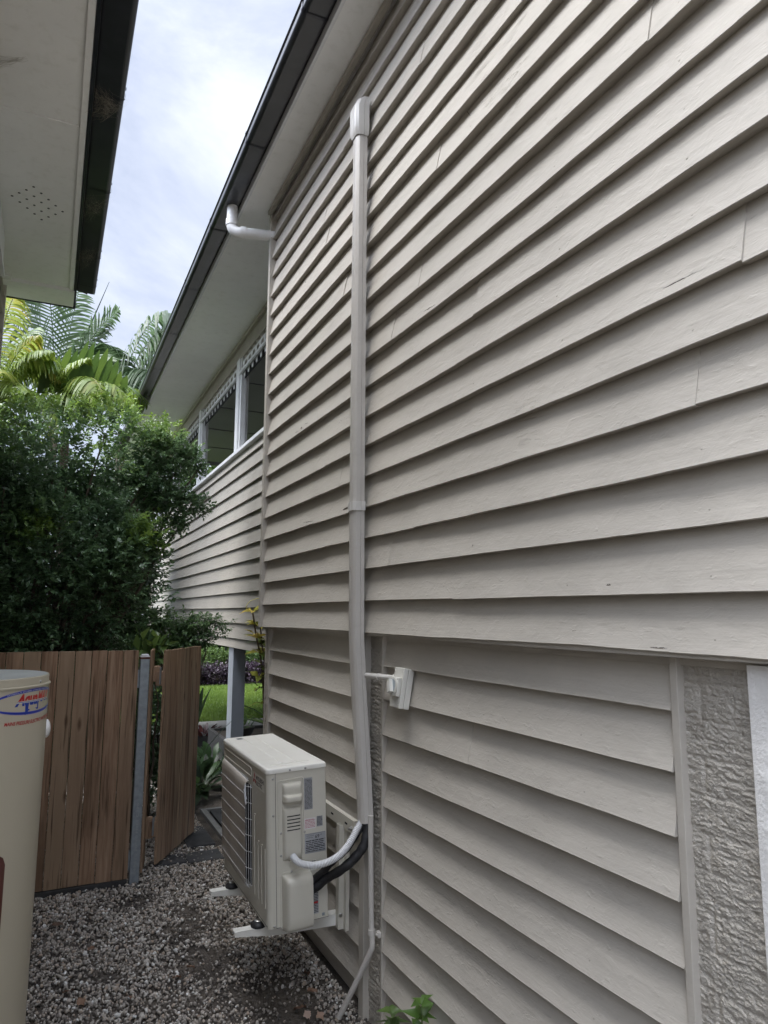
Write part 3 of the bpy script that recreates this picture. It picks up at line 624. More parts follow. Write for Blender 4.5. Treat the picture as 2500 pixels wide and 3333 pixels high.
def ring(r0, r1, m, name, rr, lo=1.0):
    V = []; F = []; n = 120
    for i in range(n):
        t = 2*math.pi*i/n
        th = (r1-r0)
        for q in (r0, r1): V.append(((EA+q*.7)*math.cos(t), (EB+q)*math.sin(t)))
    for i in range(n): F.append((2*i, 2*((i+1) % n), 2*((i+1) % n)+1, 2*i+1))
    return fast(name, cyl_wrap(V, AC, ZC, rr), F, m, badge, sharp=180)
V = []; F = []
gx = np.linspace(-.19, .19, 40)
for u in gx: V += [(u, -.056), (u, .0405)]
badge = fast('badge', cyl_wrap(V, AC, ZC, .0003), [(2*i, 2*i+2, 2*i+3, 2*i+1) for i in range(39)], simple('badge_film', (.48, .44, .35), .22, bd=0, var=.01), tank, sharp=180)
ring(-.0082, 0, M_blue, 'badge_ring', .0006); ring(.0010, .0020, simple('badge_outline', (.35, .30, .42), .4, bd=0), 'badge_outline', .0006)
V, F = fit('VITREOUS ENAMEL COATED STEEL CYLINDER', .225, .0042, bold=.01)
W = []
for x, y in V:
    u = -.113+x; t = math.acos(max(-1, min(1, u/(EA-.003)))); W.append((u, (EB-.0062)*math.sin(t)+y*.95))
fast('badge_lettering', cyl_wrap(W, AC, ZC, .0010), F, simple('pale_ink', (.5, .52, .66), .4, bd=0), badge, sharp=180)
V, F = fit('MAINS PRESSURE ELECTRIC WATER HEATER', .242, .0112, bold=.02, shear=.15)
fast('badge_lettering', cyl_wrap([(x-.115, y-.0605-.006*(1-((x-.115)/.16)**2)) for x, y in V], AC, ZC, .0010), F, M_red, badge, sharp=180)
# wordmark: red above, white stripes, blue below
mw, nt, b, t, o_ = newmat('wordmark_ink'); sx = nt.nodes.new('ShaderNodeSeparateXYZ'); nt.links.new(t.outputs['Object'], sx.inputs[0])
mr = nt.nodes.new('ShaderNodeMapRange'); mr.inputs[1].default_value = 1.305; mr.inputs[2].default_value = 1.355; nt.links.new(sx.outputs[2], mr.inputs[0])
cr_ = ramp(nt, mr.outputs[0], [(0, (.015, .05, .33)), (.54, (.62, .62, .6)), (.575, (.015, .05, .25)), (.615, (.62, .62, .6)), (.65, (.45, .02, .02))], 'CONSTANT'); nt.links.new(cr_, b.inputs['Base Color']); b.inputs['Roughness'].default_value = .35
W = []; FF = []
def addt(s, x0, wd, ht, y0=0, **k):
    V, F = fit(s, wd, ht, **k); b_ = len(W); W.extend([(x0+x, y0+y) for x, y in V]); FF.extend([[i+b_ for i in f] for f in F])
addt('A', -.086, .036, .034, bold=.045, shear=.35); addt('qua', -.050, .060, .041, y0=.0, bold=.035, shear=.2)
addt('MAX', .011, .080, .032, y0=.004, bold=.035, shear=.25)
# speech-bubble tail under the wordmark
bb = len(W); W.extend([(-.046, .004), (-.037, .004), (-.037, -.013), (.010, -.013), (.010, .004), (.016, .004), (.016, -.018), (-.032, -.018), (-.043, -.030), (-.046, -.030)])
FF.extend([[bb, bb+1, bb+2, bb+7, bb+8, bb+9], [bb+2, bb+3, bb+6, bb+7], [bb+3, bb+4, bb+5, bb+6]])
fast('wordmark', cyl_wrap([(x, y-.0085) for x, y in W], AC, ZC, .0010), FF, mw, badge, sharp=180)
# maroon access panel low on the tank
V = []; F = []; n = 24
for i in range(n+1):
    u = -.10+.20*i/n; e_ = min(u+.10, .10-u); top = .90-(.0 if e_ > .03 else .03-math.sqrt(max(0, .03**2-(.03-e_)**2)))
    V += [(u, .12), (u, top)]
fast('access_panel', cyl_wrap(V, -72, 0, .004), [(2*i, 2*i+2, 2*i+3, 2*i+1) for i in range(n)], M_maroon, wh, sharp=180)

# ------------------------------------------------------------------ pipe duct on the wall
dk = thing('pipe_cover', 'long vertical taupe plastic pipe duct fixed to the weatherboards above the air conditioner', 'pipe cover', (1.2, 2.78, 0))
def duct_ring(xf, xb, ya, yb, z):
    w_ = yb-ya; d_ = xb-xf
    pr = [(xb, ya), (xb-.35*d_, ya), (xb-.352*d_, ya+.003), (xb-.39*d_, ya+.003), (xb-.392*d_, ya), (xf+.22*d_, ya+.002), (xf+.04*d_, ya+.012), (xf, ya+.020), (xf, ya+.034), (xf+.0025, ya+.0345), (xf+.0025, ya+.0365), (xf, ya+.037), (xf, yb-.020), (xf+.04*d_, yb-.012), (xf+.22*d_, yb-.002), (xb, yb)]
    return [(p[0], p[1], z) for p in pr]
st = [(3.87, 1.165, 1.214, 2.765, 2.837), (3.0, 1.165, 1.214, 2.768, 2.838), (2.06, 1.165, 1.214, 2.766, 2.836), (1.52, 1.168, 1.216, 2.764, 2.836), (1.25, 1.18, 1.228, 2.755, 2.828), (1.0, 1.194, 1.242, 2.745, 2.815), (.768, 1.203, 1.252, 2.735, 2.803)]
V = []; F = []
for s in st: V += duct_ring(s[1], s[2], s[3], s[4], s[0])
n = 16
for i in range(len(st)-1):
    for j in range(n-1): F.append((i*n+j, (i+1)*n+j, (i+1)*n+j+1, i*n+j+1))
dcov = fast('duct_cover', V, F, M_duct, dk, sharp=28)
V = [(v[0], v[1], v[2]) for v in duct_ring(1.207, 1.252, 2.739, 2.799, .766)]+[(v[0], v[1], v[2]) for v in duct_ring(1.207, 1.252, 2.739, 2.799, .80)]
fast('duct_inside', V, [(j, n+j, n+j+1, j+1) for j in range(n-1)]+[tuple(range(n, 2*n))], M_void, dk, smooth=False)
V = duct_ring(1.160, 1.216, 2.760, 2.842, 2.052)+duct_ring(1.160, 1.216, 2.760, 2.842, 2.092)
fast('duct_joiner', V, [(j, n+j, n+j+1, j+1) for j in range(n-1)]+[tuple(range(n)), tuple(range(n, 2*n))[::-1]], M_cap, dk, sharp=28)
V = []; cs = [(3.83, 1.161, 2.761, 2.841), (3.845, 1.155, 2.756, 2.846), (3.87, 1.151, 2.753, 2.849), (3.975, 1.151, 2.753, 2.849), (4.010, 1.166, 2.755, 2.847), (4.028, 1.188, 2.757, 2.845), (4.031, 1.213, 2.758, 2.844)]
for z, xf, ya, yb in cs: V += duct_ring(xf, 1.218, ya, yb, z)
F = [(i*n+j, (i+1)*n+j, (i+1)*n+j+1, i*n+j+1) for i in range(len(cs)-1) for j in range(n-1)]+[tuple(range((len(cs)-1)*n, len(cs)*n))]
fast('end_cap', V, F, M_cap, dk, sharp=28)

# ------------------------------------------------------------------ isolator switch
M_swt = simple('switch_plastic', (.66, .65, .59), .4, dirt=.08, bd=.0002)
iso = thing('isolator_switch', 'white electrical isolator switch box with round rotary knob beside the pipe duct', 'switch', (1.242, 2.46, 1.253), rot=(0, rad(10), 0), local=True)
mb = MB(); mb.box(-.016, .008, -.041, .041, 0, .149, .003); bx = mb.build('switch_box', M_swt, iso)
mb = MB(); mb.box(-.036, -.0162, -.041, .041, 0, .149, .004)
for (y, z) in ((-.031, .136), (.031, .136), (-.031, .013), (.031, .013)): mb.disc((-.0358, y, z), (-1, 0, 0), .0035, .0012, 10)
mb.build('switch_lid', M_swt, iso)
mb = MB(); mb.box(-.052, -.0362, -.037, .028, .042, .112, .004); mb.disc((-.0515, -.002, .077), (-1, 0, 0), .034, .006, 32); mb.build('switch_boss', M_swt, iso)
mb = MB(); mb.disc((-.0576, -.002, .077), (-1, 0, 0), .0265, .0010, 28); kn = mb.build('dial', M_galv, iso)
mb = MB(); c = math.cos(rad(28)); s_ = math.sin(rad(28)); mb.obox((-.066, -.002, .077), (.0085, 0, 0), (0, -.0075*c, .0075*s_), (0, .026*s_, .026*c), .002); mb.build('knob', M_swt, kn)
V, F = fit('OFF', .012, .005); fast('switch_lettering', [(-.0523, -.020-x, .102+y) for x, y in V], F, M_ink, iso, smooth=False)
V, F = fit('ON', .009, .005); fast('switch_lettering', [(-.0523, .022-x*.8, .102+y) for x, y in V], F, M_ink, iso, smooth=False)
IM = (Matrix.Translation((1.242, 2.46, 1.253)) @ Matrix.Rotation(rad(10), 4, 'Y')).inverted()
L_iso = lambda *P: [IM @ Vector(p) for p in P]
mb = MB(); mb.tube(L_iso((1.226, 2.80, 1.352), (1.236, 2.495, 1.362)), .0115, 16); cp = mb.build('cable_conduit', M_cap, iso)
mb = MB(); mb.tube(L_iso((1.231, 2.652, 1.3565), (1.2312, 2.640, 1.357)), .0138, 16); mb.build('conduit_clip', M_cap, cp)
mb = MB(); mb.tube(L_iso((1.235, 2.515, 1.361), (1.236, 2.497, 1.362)), .015, 16); mb.build('conduit_gland', M_swt, cp)

# ------------------------------------------------------------------ air conditioner
TILT = rad(2.2)
ac = thing('air_conditioner', 'cream outdoor air conditioner unit hung on a wall bracket below the pipe duct', 'air conditioner', (.872, 2.906, .360), rot=(0, -TILT, 0), local=True)  # place and size from image pixels, scaled about the camera to a nearer depth
W_, L_, H_ = .256, .785, .600
def rrect(x0, x1, y0, y1, r, n=5, rs=None):
    rs = rs or (r, r, r, r); P = []
    for (cx_, cy_, a0, rr) in ((x0+rs[0], y0+rs[0], 180, rs[0]), (x1-rs[1], y0+rs[1], 270, rs[1]), (x1-rs[2], y1-rs[2], 0, rs[2]), (x0+rs[3], y1-rs[3], 90, rs[3])):
        for i in range(n+1):
            a = rad(a0+90*i/n); P.append((cx_+rr*math.cos(a), cy_+rr*math.sin(a)))
    return P
mb = MB(); mb.prism(rrect(0, W_, 0, L_, .02, rs=(.020, .006, .006, .020)), 'z', .004, H_); body = mb.build('casing', M_cream, ac, sharp=30)
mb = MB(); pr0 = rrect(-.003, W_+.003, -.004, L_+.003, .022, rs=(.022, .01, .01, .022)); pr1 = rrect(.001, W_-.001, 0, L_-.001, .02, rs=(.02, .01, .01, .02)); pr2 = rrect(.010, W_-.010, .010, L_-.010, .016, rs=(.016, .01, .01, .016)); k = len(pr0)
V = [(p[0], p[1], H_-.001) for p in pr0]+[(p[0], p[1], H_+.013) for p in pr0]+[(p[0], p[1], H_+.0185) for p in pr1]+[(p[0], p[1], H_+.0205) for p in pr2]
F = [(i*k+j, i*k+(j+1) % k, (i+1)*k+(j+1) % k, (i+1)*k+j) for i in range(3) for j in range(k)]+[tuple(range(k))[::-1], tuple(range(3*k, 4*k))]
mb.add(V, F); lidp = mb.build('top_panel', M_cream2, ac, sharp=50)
def ridge(pts, w_, h_, nrm):
    """raised half-round bead along pts"""
    mb = MB(); P = [Vector(p) for p in pts]; mb.tube(P, w_, 6); return mb
mb = MB()
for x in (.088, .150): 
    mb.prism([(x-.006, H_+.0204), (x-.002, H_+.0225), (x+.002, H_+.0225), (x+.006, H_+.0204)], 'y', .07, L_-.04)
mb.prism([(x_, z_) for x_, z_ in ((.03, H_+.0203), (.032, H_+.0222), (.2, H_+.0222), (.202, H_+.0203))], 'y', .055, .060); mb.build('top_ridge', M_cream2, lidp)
mb = MB(); mb.add([(.052, L_-.045, H_+.0208), (.085, L_-.045, H_+.0208), (.085, L_-.085, H_+.0208), (.052, L_-.085, H_+.0208)], [(0, 1, 2, 3)]); 
V_, F_ = [], []
rr = random.Random(2); mb2 = MB()
for i in range(6):
    y_ = L_-.049-i*.006; mb2.add([(.054, y_, H_+.0211), (.083-rr.random()*.008, y_, H_+.0211), (.083-rr.random()*.008, y_-.003, H_+.0211), (.054, y_-.003, H_+.0211)], [(0, 1, 2, 3)])
stk = mb.build('warning_sticker', M_silver, lidp, smooth=False); mb2.build('printed_lines', M_ink, stk, smooth=False)
def screws(par, pts, nrm, r=.0048):
    for p in pts:
        mb = MB(); mb.disc(p, nrm, r, .0035, 12, dome=True); mb.build('screw', M_steel, par)
screws(lidp, [(.098, -.004, H_+.006), (.165, -.004, H_+.006)], (0, -1, 0))
screws(body, [(.026, 0, .578), (.027, 0, .434), (.027, 0, .012)], (0, -1, 0)); screws(body, [(.058, -.001, .362), (.057, -.001, .275), (.100, 0, .207), (.158, -.001, .352)], (0, -1, 0))
# seams
mb = MB(); mb.box(.0355, .037, -.0006, .002, .004, H_-.002); mb.box(-.0006, .001, .008, L_, .0125, .014); mb.box(.036, W_, -.0006, .002, .0125-.009, .0125-.0075); mb.build('seam', M_void, body, smooth=False)
# pressed recess outline around the cable cover, on the near side
def bead(P, r, name, par=body, m=M_cream): 
    mb = MB(); mb.tube(P, r, 6); mb.build(name, m, par)
o1 = []
for i in range(5): a = rad(180-90*i/4); o1.append((.058+.01*math.cos(a), -.0005, .556+.01*math.sin(a)))
o2 = []
for i in range(5): a = rad(90-90*i/4); o2.append((.146+.01*math.cos(a), -.0005, .560+.01*math.sin(a)))
bead([(.048, -.0005, .30)]+o1+o2+[(.156, -.0005, .30)], .0028, 'pressed_rim')
def blister(name, x0, x1, prof, edge=.012, n=22, m=M_cream, sides=(1, 1)):
    """cover standing out from the near side: prof = (z, depth)"""
    V = []; F = []
    for z, d in prof:
        for i in range(n+1):
            u = i/n; x = x0+(x1-x0)*u
            el = min(1, u*(x1-x0)/edge) if sides[0] else 1; er = min(1, (1-u)*(x1-x0)/edge) if sides[1] else 1
            f = math.sqrt(max(0, 1-(1-el)**2))*math.sqrt(max(0, 1-(1-er)**2)); bow = 1-.10*(2*u-1)**2
            V.append((x, -d*f*bow, z))
    k = n+1
    for i in range(len(prof)-1):
        for j in range(n): F.append((i*k+j, i*k+j+1, (i+1)*k+j+1, (i+1)*k+j))
    return fast(name, V, F, m, ac, sharp=50)
hp = [(.556, 0), (.555, .010), (.551, .018), (.546, .022), (.535, .0235), (.520, .0225), (.514, .021), (.512, .022), (.511, .034), (.508, .040), (.502, .042), (.490, .042), (.485, .040), (.483, .034), (.482, .020), (.476, .009), (.468, .006), (.461, .007), (.458, .012), (.455, .018), (.448, .021), (.435, .022), (.40, .022), (.34, .022), (.29, .022), (.272, .021), (.262, .016), (.256, .009), (.254, 0)]
cv = blister('cable_cover', .064, .147, hp, edge=.014)
mb = MB()
for i in range(5):
    z = .430-i*.0135; V = []; n = 12
    for j in range(n+1):
        u = j/n; x = .078+.056*u; y = -.0222*(1-.10*(2*(x-.064)/.083-1)**2)-.0004
        V += [(x, y, z), (x, y, z-.0042)]
    mb.add(V, [(2*j, 2*j+2, 2*j+3, 2*j+1) for j in range(n)])
mb.build('louvre', M_void, cv, smooth=False)
mb = MB(); mb.tube([(.092, -.004, .257), (.092, -.012, .250), (.120, -.012, .250), (.120, -.004, .257)], .004, 8); mb.build('gland', M_cream, cv)
vp = [(.200, 0), (.199, .020), (.196, .036), (.190, .047), (.180, .052), (.165, .0535), (.12, .054), (.05, .054), (.012, .053), (.0, .048), (-.006, .038), (-.008, .02), (-.008, 0)]
vc = blister('valve_cover', .060, .176, vp, edge=.018, sides=(1, 0))
mb = MB(); mb.add([(.176, 0, z) for z, d in vp]+[(.176, -d*.9, z) for z, d in vp], [(i, i+1, len(vp)+i+1, len(vp)+i) for i in range(len(vp)-1)]); mb.build('valve_cover_side', M_cream, vc)
mb = MB(); mb.box(.1762, .1795, -.046, -.001, .07, .155, .002); mb.build('pipe_entry', M_black, vc)
bead([(.055, -.0005, -.0), (.055, -.0005, .195), (.065, -.0005, .207), (.150, -.0005, .212)], .0022, 'pressed_rim')
# stickers on the near side
def sticker(name, u0, u1, w0, w1, m, rows, ink, seed, label=None, header=None):
    mb = MB(); mb.add([(u0, -.0007, w0), (u1, -.0007, w0), (u1, -.0007, w1), (u0, -.0007, w1)], [(0, 1, 2, 3)]); s = mb.build(name, m, body, smooth=False)
    g = random.Random(seed); mb = MB(); h = (w1-w0)
    for i in range(rows):
        z = w1-h*(i+.7)/(rows+.6); x = u0+.06*(u1-u0)
        while x < u1-.1*(u1-u0):
            l = g.uniform(.08, .3)*(u1-u0); xe = min(x+l, u1-.05*(u1-u0))
            if not header or z < header: mb.add([(x, -.0011, z), (xe, -.0011, z), (xe, -.0011, z+h/rows*.42), (x, -.0011, z+h/rows*.42)], [(0, 1, 2, 3)])
            x = xe+.03*(u1-u0)
    mb.build('printed_lines', ink, s, smooth=False); return s
def side_text(s, u, w_, wd, ht, m, par):
    V, F = fit(s, wd, ht); fast('lettering', [(u+x, -.0013, w_+y) for x, y in V], F, m, par, smooth=False)
s1 = sticker('rating_plate', .159, .196, .437, .565, M_silver, 26, M_ink, 1, header=.553); side_text('OUTDOOR UNIT', .161, .556, .028, .004, M_ink, s1)
s2 = sticker('notice_sticker', .158, .207, .360, .403, M_whitestick, 7, M_pink, 2, header=.394); side_text('IMPORTANT NOTE', .164, .3955, .034, .004, M_red, s2)
sticker('small_sticker', .212, .238, .364, .405, M_silver, 8, M_ink, 3)
s4 = sticker('noise_label', .158, .250, .264, .342, M_silver, 11, M_ink, 4, header=.312)
side_text('OUTDOOR SOUND', .166, .331, .032, .0042, M_ink, s4); side_text('POWER LEVEL', .166, .323, .028, .0042, M_ink, s4); side_text('69', .204, .320, .018, .0145, M_ink, s4); side_text('dBA', .226, .330, .009, .004, M_ink, s4)
for z in (.3135, .287, .270, .339, .2665): 
    mb = MB(); mb.box(.160, .248, -.0012, -.0009, z, z+.0008); mb.build('sticker_rule', M_ink, s4, smooth=False)
s5 = sticker('service_label', .186, .214, .026, .115, M_silver, 14, M_ink, 5, header=.11); mb = MB(); mb.box(.187, .212, -.0013, -.0010, .066, .073); mb.build('red_band', M_red, s5, smooth=False)
sticker('wiring_label', .176, .206, .196, .235, M_cream2, 5, M_ink, 6)
mb = MB(); mb.box(.228, .240, -.0015, .0005, .012, .024, .001); mb.build('drain_knockout', M_galv, body)
# front face (towards -x): logo, grille, pressed lines
def front_text(s, y_right, z, wd, ht, m, par):
    V, F = fit(s, wd, ht, bold=.02); fast('lettering', [(-.0012, y_right+wd-x, z+y) for x, y in V], F, m, par, smooth=False)
mb = MB(); mb.add([(-.0006, .030, .518), (-.0006, .030, .575), (-.0006, .205, .575), (-.0006, .205, .518)], [(0, 1, 2, 3)]); lg = mb.build('logo_film', M_cream2, body, smooth=False)
mb = MB(); cy_, cz_, q = .182, .546, .0145
def dia(cy0, cz0, ang):
    a = Vector((0, math.cos(rad(ang)), math.sin(rad(ang)))); b_ = Vector((0, -a.z, a.y)); c_ = Vector((-.0012, cy0, cz0))
    return [c_, c_+a*q+b_*q*.577, c_+a*q*2, c_+a*q-b_*q*.577]
for ang in (90, 210, 330): mb.add(dia(cy_, cz_, ang), [(0, 1, 2, 3)])
mb.build('logo_mark', M_red, lg, smooth=False)
front_text('MITSUBISHI', .040, .549, .118, .0175, M_ink, lg); front_text('ELECTRIC', .066, .527, .092, .0175, M_ink, lg)
for P in ([(-.0003, .192, .395), (-.0003, .186, .402), (-.0003, .172, .402)], [(-.0003, .192, .395), (-.0003, .192, .075)], [(-.0003, .136, .302), (-.0003, .136, .075)], [(-.0003, .084, .302), (-.0003, .084, .075)], [(-.0003, .030, .302), (-.0003, .030, .075)], [(-.0003, .136, .302), (-.0003, .126, .308), (-.0003, .118, .308)], [(-.0003, .084, .302), (-.0003, .074, .308), (-.0003, .066, .308)]):
    bead(P, .0022, 'pressed_line')
bead([(-.0003, .235, .548), (-.0003, .235, .572), (-.0003, .245, .580), (-.0003, .735, .580), (-.0003, .745, .572)], .0026, 'pressed_line')
bead([(-.0003, .24, .545), (-.0003, .735, .545)], .0022, 'pressed_line')
# fan opening, grille wires and its shiny mesh cover
GY0, GY1, GZ0, GZ1 = .262, .745, .085, .515
mb = MB(); mb.add([(-.0007, GY0-.026, GZ0+.01), (-.0007, GY1-.004, GZ0+.01), (-.0007, GY1-.004, GZ1-.01), (-.0007, GY0-.026, GZ1-.01)], [(0, 3, 2, 1)]); fo = mb.build('fan_opening', M_void, ac, smooth=False)
gr = MB(); D = .017
def gpath(y): return [(-.001, y, GZ1+.012), (-D*.7, y, GZ1+.002), (-D, y, GZ1-.012), (-D, y, GZ0+.012), (-D*.7, y, GZ0-.002), (-.001, y, GZ0-.012)]
for y in np.linspace(GY0+.03, GY1-.01, 24): gr.tube(gpath(y), .0015, 5)
for q_ in (.2, .6, 1.0): gr.tube([(-.001-D*q_, GY0-.028+.032*q_, GZ1-.004), (-.001-D*q_, GY0-.028+.032*q_, GZ0+.004)], .0010, 5)
for z in np.linspace(GZ0+.01, GZ1-.015, 7): gr.tube([(-.001, GY0-.030, z), (-D*.5, GY0-.012, z), (-D-.001, GY0+.006, z), (-D-.002, GY1-.01, z), (-.001, GY1+.002, z)], .0012, 5)
for z in np.linspace(GZ0+.03, GZ1-.05, 7): gr.tube([(-D-.0040, GY0+.008, z), (-D-.0040, GY1-.006, z)], .0008, 5)
gr.build('grille', M_white, ac)
mm, nt, b, t, o_ = newmat('mesh_cover'); nt.links.new(mix(nt, ramp(nt, noise(nt, t, 4, (1, 1, .4), loc=(1, 1, 1)), [(.35, 0.), (.65, 1.)]), (.50, .455, .40), (.64, .595, .53)), b.inputs['Base Color']); b.inputs['Roughness'].default_value = .34; b.inputs['Metallic'].default_value = .2
wv = nt.nodes.new('ShaderNodeTexWave'); wv.inputs['Scale'].default_value = 70; wv.bands_direction = 'Y'; nt.links.new(t.outputs['Object'], wv.inputs['Vector']); bump(nt, b, wv.outputs['Fac'], .0008, .5)
V = []; F = []; ny = 46; zz = [(-.004, GZ1+.018), (-.012, GZ1+.016), (-.018, GZ1+.006), (-.0205, GZ1-.012)]+[(-.0208, z) for z in np.linspace(GZ1-.03, GZ0+.03, 22)]+[(-.020, GZ0+.012), (-.016, GZ0-.002), (-.008, GZ0-.010), (-.003, GZ0-.012)]
for i in range(ny+1):
    y = GY0+.008+(GY1+.004-GY0-.008)*i/ny; e_ = min(1, (ny-i)/ny*30); 
    for j, (x, z) in enumerate(zz): V.append((x*(1 if e_ >= 1 else .4+.6*e_)+.0005*math.sin(z*110)*(j > 3), y, z-(.012*(1-i/ny) if j < 4 else 0)))
k = len(zz); F = [(i*k+j, i*k+j+1, (i+1)*k+j+1, (i+1)*k+j) for i in range(ny) for j in range(k-1)]
fast('mesh_cover', V, F, mm, ac, sharp=180)
mb = MB(); g = random.Random(5)
for i in range(9):
    y = GY0+g.uniform(-.01, .004); mb.tube([(-.020, GY0+.010, GZ1-.004-i*.003), (-.022-g.random()*.006, y, GZ1-.02-g.random()*.03), (-.018-g.random()*.006, y-.006, GZ1-.06-g.random()*.03)], .0014, 4)
mb.build('cable_tie', M_corr, ac)

# ------------------------------------------------------------------ wall bracket
br = thing('wall_bracket', 'cream steel wall bracket carrying the air conditioner', 'bracket', (1.2, 3.27, .33))
mb = MB(); mb.box(1.222, 1.243, 2.868, 3.72, .688, .690, 0); mb.box(1.222, 1.2245, 2.868, 3.72, .690, .744, 0); mb.box(1.2245, 1.243, 2.868, 3.72, .7425, .744, 0); rail = mb.build('rail', M_cream, br, smooth=False)
mb = MB(); 
for y in (2.955, 3.12, 3.4, 3.55): mb.box(1.2214, 1.2219, y-.014, y+.014, .711, .719)
mb.build('slot', M_void, rail, smooth=False)
mb = MB(); mb.disc((1.2218, 2.893, .709), (-1, 0, 0), .010, .006, 6); mb.disc((1.2160, 2.893, .709), (-1, 0, 0), .006, .010, 8); mb.build('bolt', M_steel, rail)
for y in (3.0, 3.46):
    mb = MB(); t_ = .0022
    mb.prism([(1.243, y-.038), (1.228, y-.038), (1.228, y-.012), (1.205, y-.012), (1.205, y+.022), (1.2272, y+.022), (1.2272, y+.038), (1.243, y+.038), (1.243, y+.036), (1.2294, y+.036), (1.2294, y+.0198), (1.2072, y+.0198), (1.2072, y-.0098), (1.2302, y-.0098), (1.2302, y-.036), (1.243, y-.036)], 'z', .278, .70); mb.build('upright', M_cream, br, smooth=False)
    ya = y+.04
    mb = MB(); mb.box(.767, 1.2325, ya-.0207, ya+.0207, .3297, .3312, .0005); mb.prism([(.768, .3295), (.768, .312), (.95, .290), (1.232, .283), (1.232, .3295)], 'y', ya-.0205, ya-.0185); mb.prism([(.768, .3295), (.768, .312), (.95, .298), (1.232, .298), (1.232, .3295)], 'y', ya+.0185, ya+.0205); arm = mb.build('arm', M_cream2, br, smooth=False)
    # cut the arm's free end to a taper
    mb = MB(); mb.box(.782, .848, ya-.0035, ya+.0035, .3301, .3304); mb.box(1.145, 1.20, ya-.0035, ya+.0035, .3301, .3304); mb.build('slot', M_void, arm, smooth=False)
    mb = MB(); mb.disc((1.215, y-.0125, .335), (0, -1, 0), .008, .005, 8); mb.disc((1.235, ya-.026, .37), (-1, 0, 0), .006, .004, 8); mb.build('bolt', M_steel, arm)
    for x in (.882, 1.09):
        mb = MB(); mb.lathe([(.0001, 0), (.030, 0), (.032, .006), (.030, .013), (.020, .022), (.0001, .023)], (x-.012, ya, .3305), 20); f_ = mb.build('rubber_foot', M_black, br)
        mb = MB(); mb.lathe([(.0001, .02), (.016, .02), (.017, .024), (.011, .027), (.0001, .0275)], (x-.012, ya, .3305), 20); mb.build('foot_washer', M_steel, f_)

# ------------------------------------------------------------------ service lines
def spline(P, n=8):
    P = [Vector(p) for p in P]; out_ = []
    for i in range(len(P)-1):
        a, b_, c_, d_ = P[max(i-1, 0)], P[i], P[i+1], P[min(i+2, len(P)-1)]
        for j in range(n):
            t = j/n; out_.append(.5*((2*b_)+(-a+c_)*t+(2*a-5*b_+4*c_-d_)*t*t+(-a+3*b_-3*c_+d_)*t**3))
    out_.append(P[-1]); return out_
P = spline([(.958, 2.875, .640), (.969, 2.842, .626), (.998, 2.824, .617), (1.038, 2.807, .616), (1.077, 2.789, .627), (1.111, 2.771, .648), (1.139, 2.757, .678), (1.163, 2.752, .712), (1.190, 2.762, .745), (1.215, 2.772, .772), (1.228, 2.775, .82)], 14)
fc = MB(); rs = [.0122+(.0022 if (i % 2) else 0) for i in range(len(P))]; fc.tube(P, rs, 12)
tag(fc.build('flexible_conduit', M_corr, loc=(1.04, 2.8, .62)), 'white corrugated electrical conduit curving from the air conditioner to the duct', 'conduit')
def hose(P, r, seed, label):
    P = spline(P, 10); g = random.Random(seed); rs = [r*(1+.05*math.sin(i*.9+seed)+g.uniform(-.02, .02)) for i in range(len(P))]
    mb = MB(); mb.tube(P, rs, 14); tag(mb.build('insulated_pipe', M_black, loc=tuple(P[0])), label, 'pipe', 'black insulated refrigerant pipes')
hose([(1.010, 2.888, .525), (1.052, 2.880, .538), (1.082, 2.850, .574), (1.106, 2.800, .627), (1.146, 2.780, .664), (1.182, 2.770, .712), (1.215, 2.768, .760), (1.218, 2.770, .81)], .0145, 1, 'upper black foam-wrapped pipe just under the white conduit')
hose([(1.005, 2.895, .475), (1.052, 2.882, .500), (1.095, 2.846, .545), (1.132, 2.776, .596), (1.176, 2.755, .637), (1.212, 2.745, .683), (1.230, 2.752, .740), (1.232, 2.760, .81)], .0185, 2, 'lower and thicker black foam-wrapped pipe entering the duct')
dr = thing('drain_conduit', 'thin taupe drain pipe running down the block column and kicking out over the gravel', 'pipe', (1.24, 2.7, 0))
mb = MB(); mb.tube(spline([(1.236, 2.728, .80), (1.236, 2.724, .6), (1.236, 2.716, .40), (1.236, 2.706, .325), (1.230, 2.712, .295), (1.214, 2.738, .235), (1.150, 2.832, .022)], 8), .0112, 14); mb.build('pipe', M_duct, dr)
mb = MB(); mb.tube([(1.236, 2.714, .377), (1.236, 2.713, .357)], .0145, 14); mb.box(1.245, 1.262, 2.672, 2.70, .357, .377, .003); mb.disc((1.245, 2.684, .367), (-1, 0, 0), .005, .004, 10, dome=True); mb.build('saddle_clip', M_duct, dr)

# ------------------------------------------------------------------ fence, post, gate
FY = 4.72
fn = thing('paling_fence', 'brown upright timber paling fence behind the water heater', 'fence', (-.4, FY, 0))
mb = MB(); g = random.Random(4); x = .535
while x > -1.9:
    w_ = .0915+g.uniform(-.002, .002); dy = g.uniform(-.003, .003)+(.008 if g.random() < .4 else 0)
    mb.obox((x-w_/2, FY-.008+dy*.5, (1.376+g.uniform(-.003, .003)+.035)/2), ((w_-.0032)/2, g.uniform(-.0012, .0012), 0), (0, .0075, 0), (g.uniform(-.0006, .0006), 0, .672), .0015)
    x -= w_
mb.build('palings', M_wood, fn, smooth=False)
mb = MB(); mb.box(-1.9, .53, FY+.012, FY+.055, .25, .34, .002); mb.box(-1.9, .53, FY+.012, FY+.055, 1.10, 1.19, .002); mb.build('rail', M_wood, fn, smooth=False)
mb = MB(); mb.box(-1.9, .53, FY-.025, FY+.03, -.02, .03, .003); mb.build('kickboard', M_dark_bed, fn)
for z in (1.20, .13): 
    mb = MB(); mb.box(.530, .545, FY-.004, FY+.03, z-.055, z+.055, .002); mb.build('hinge', M_galv, fn)
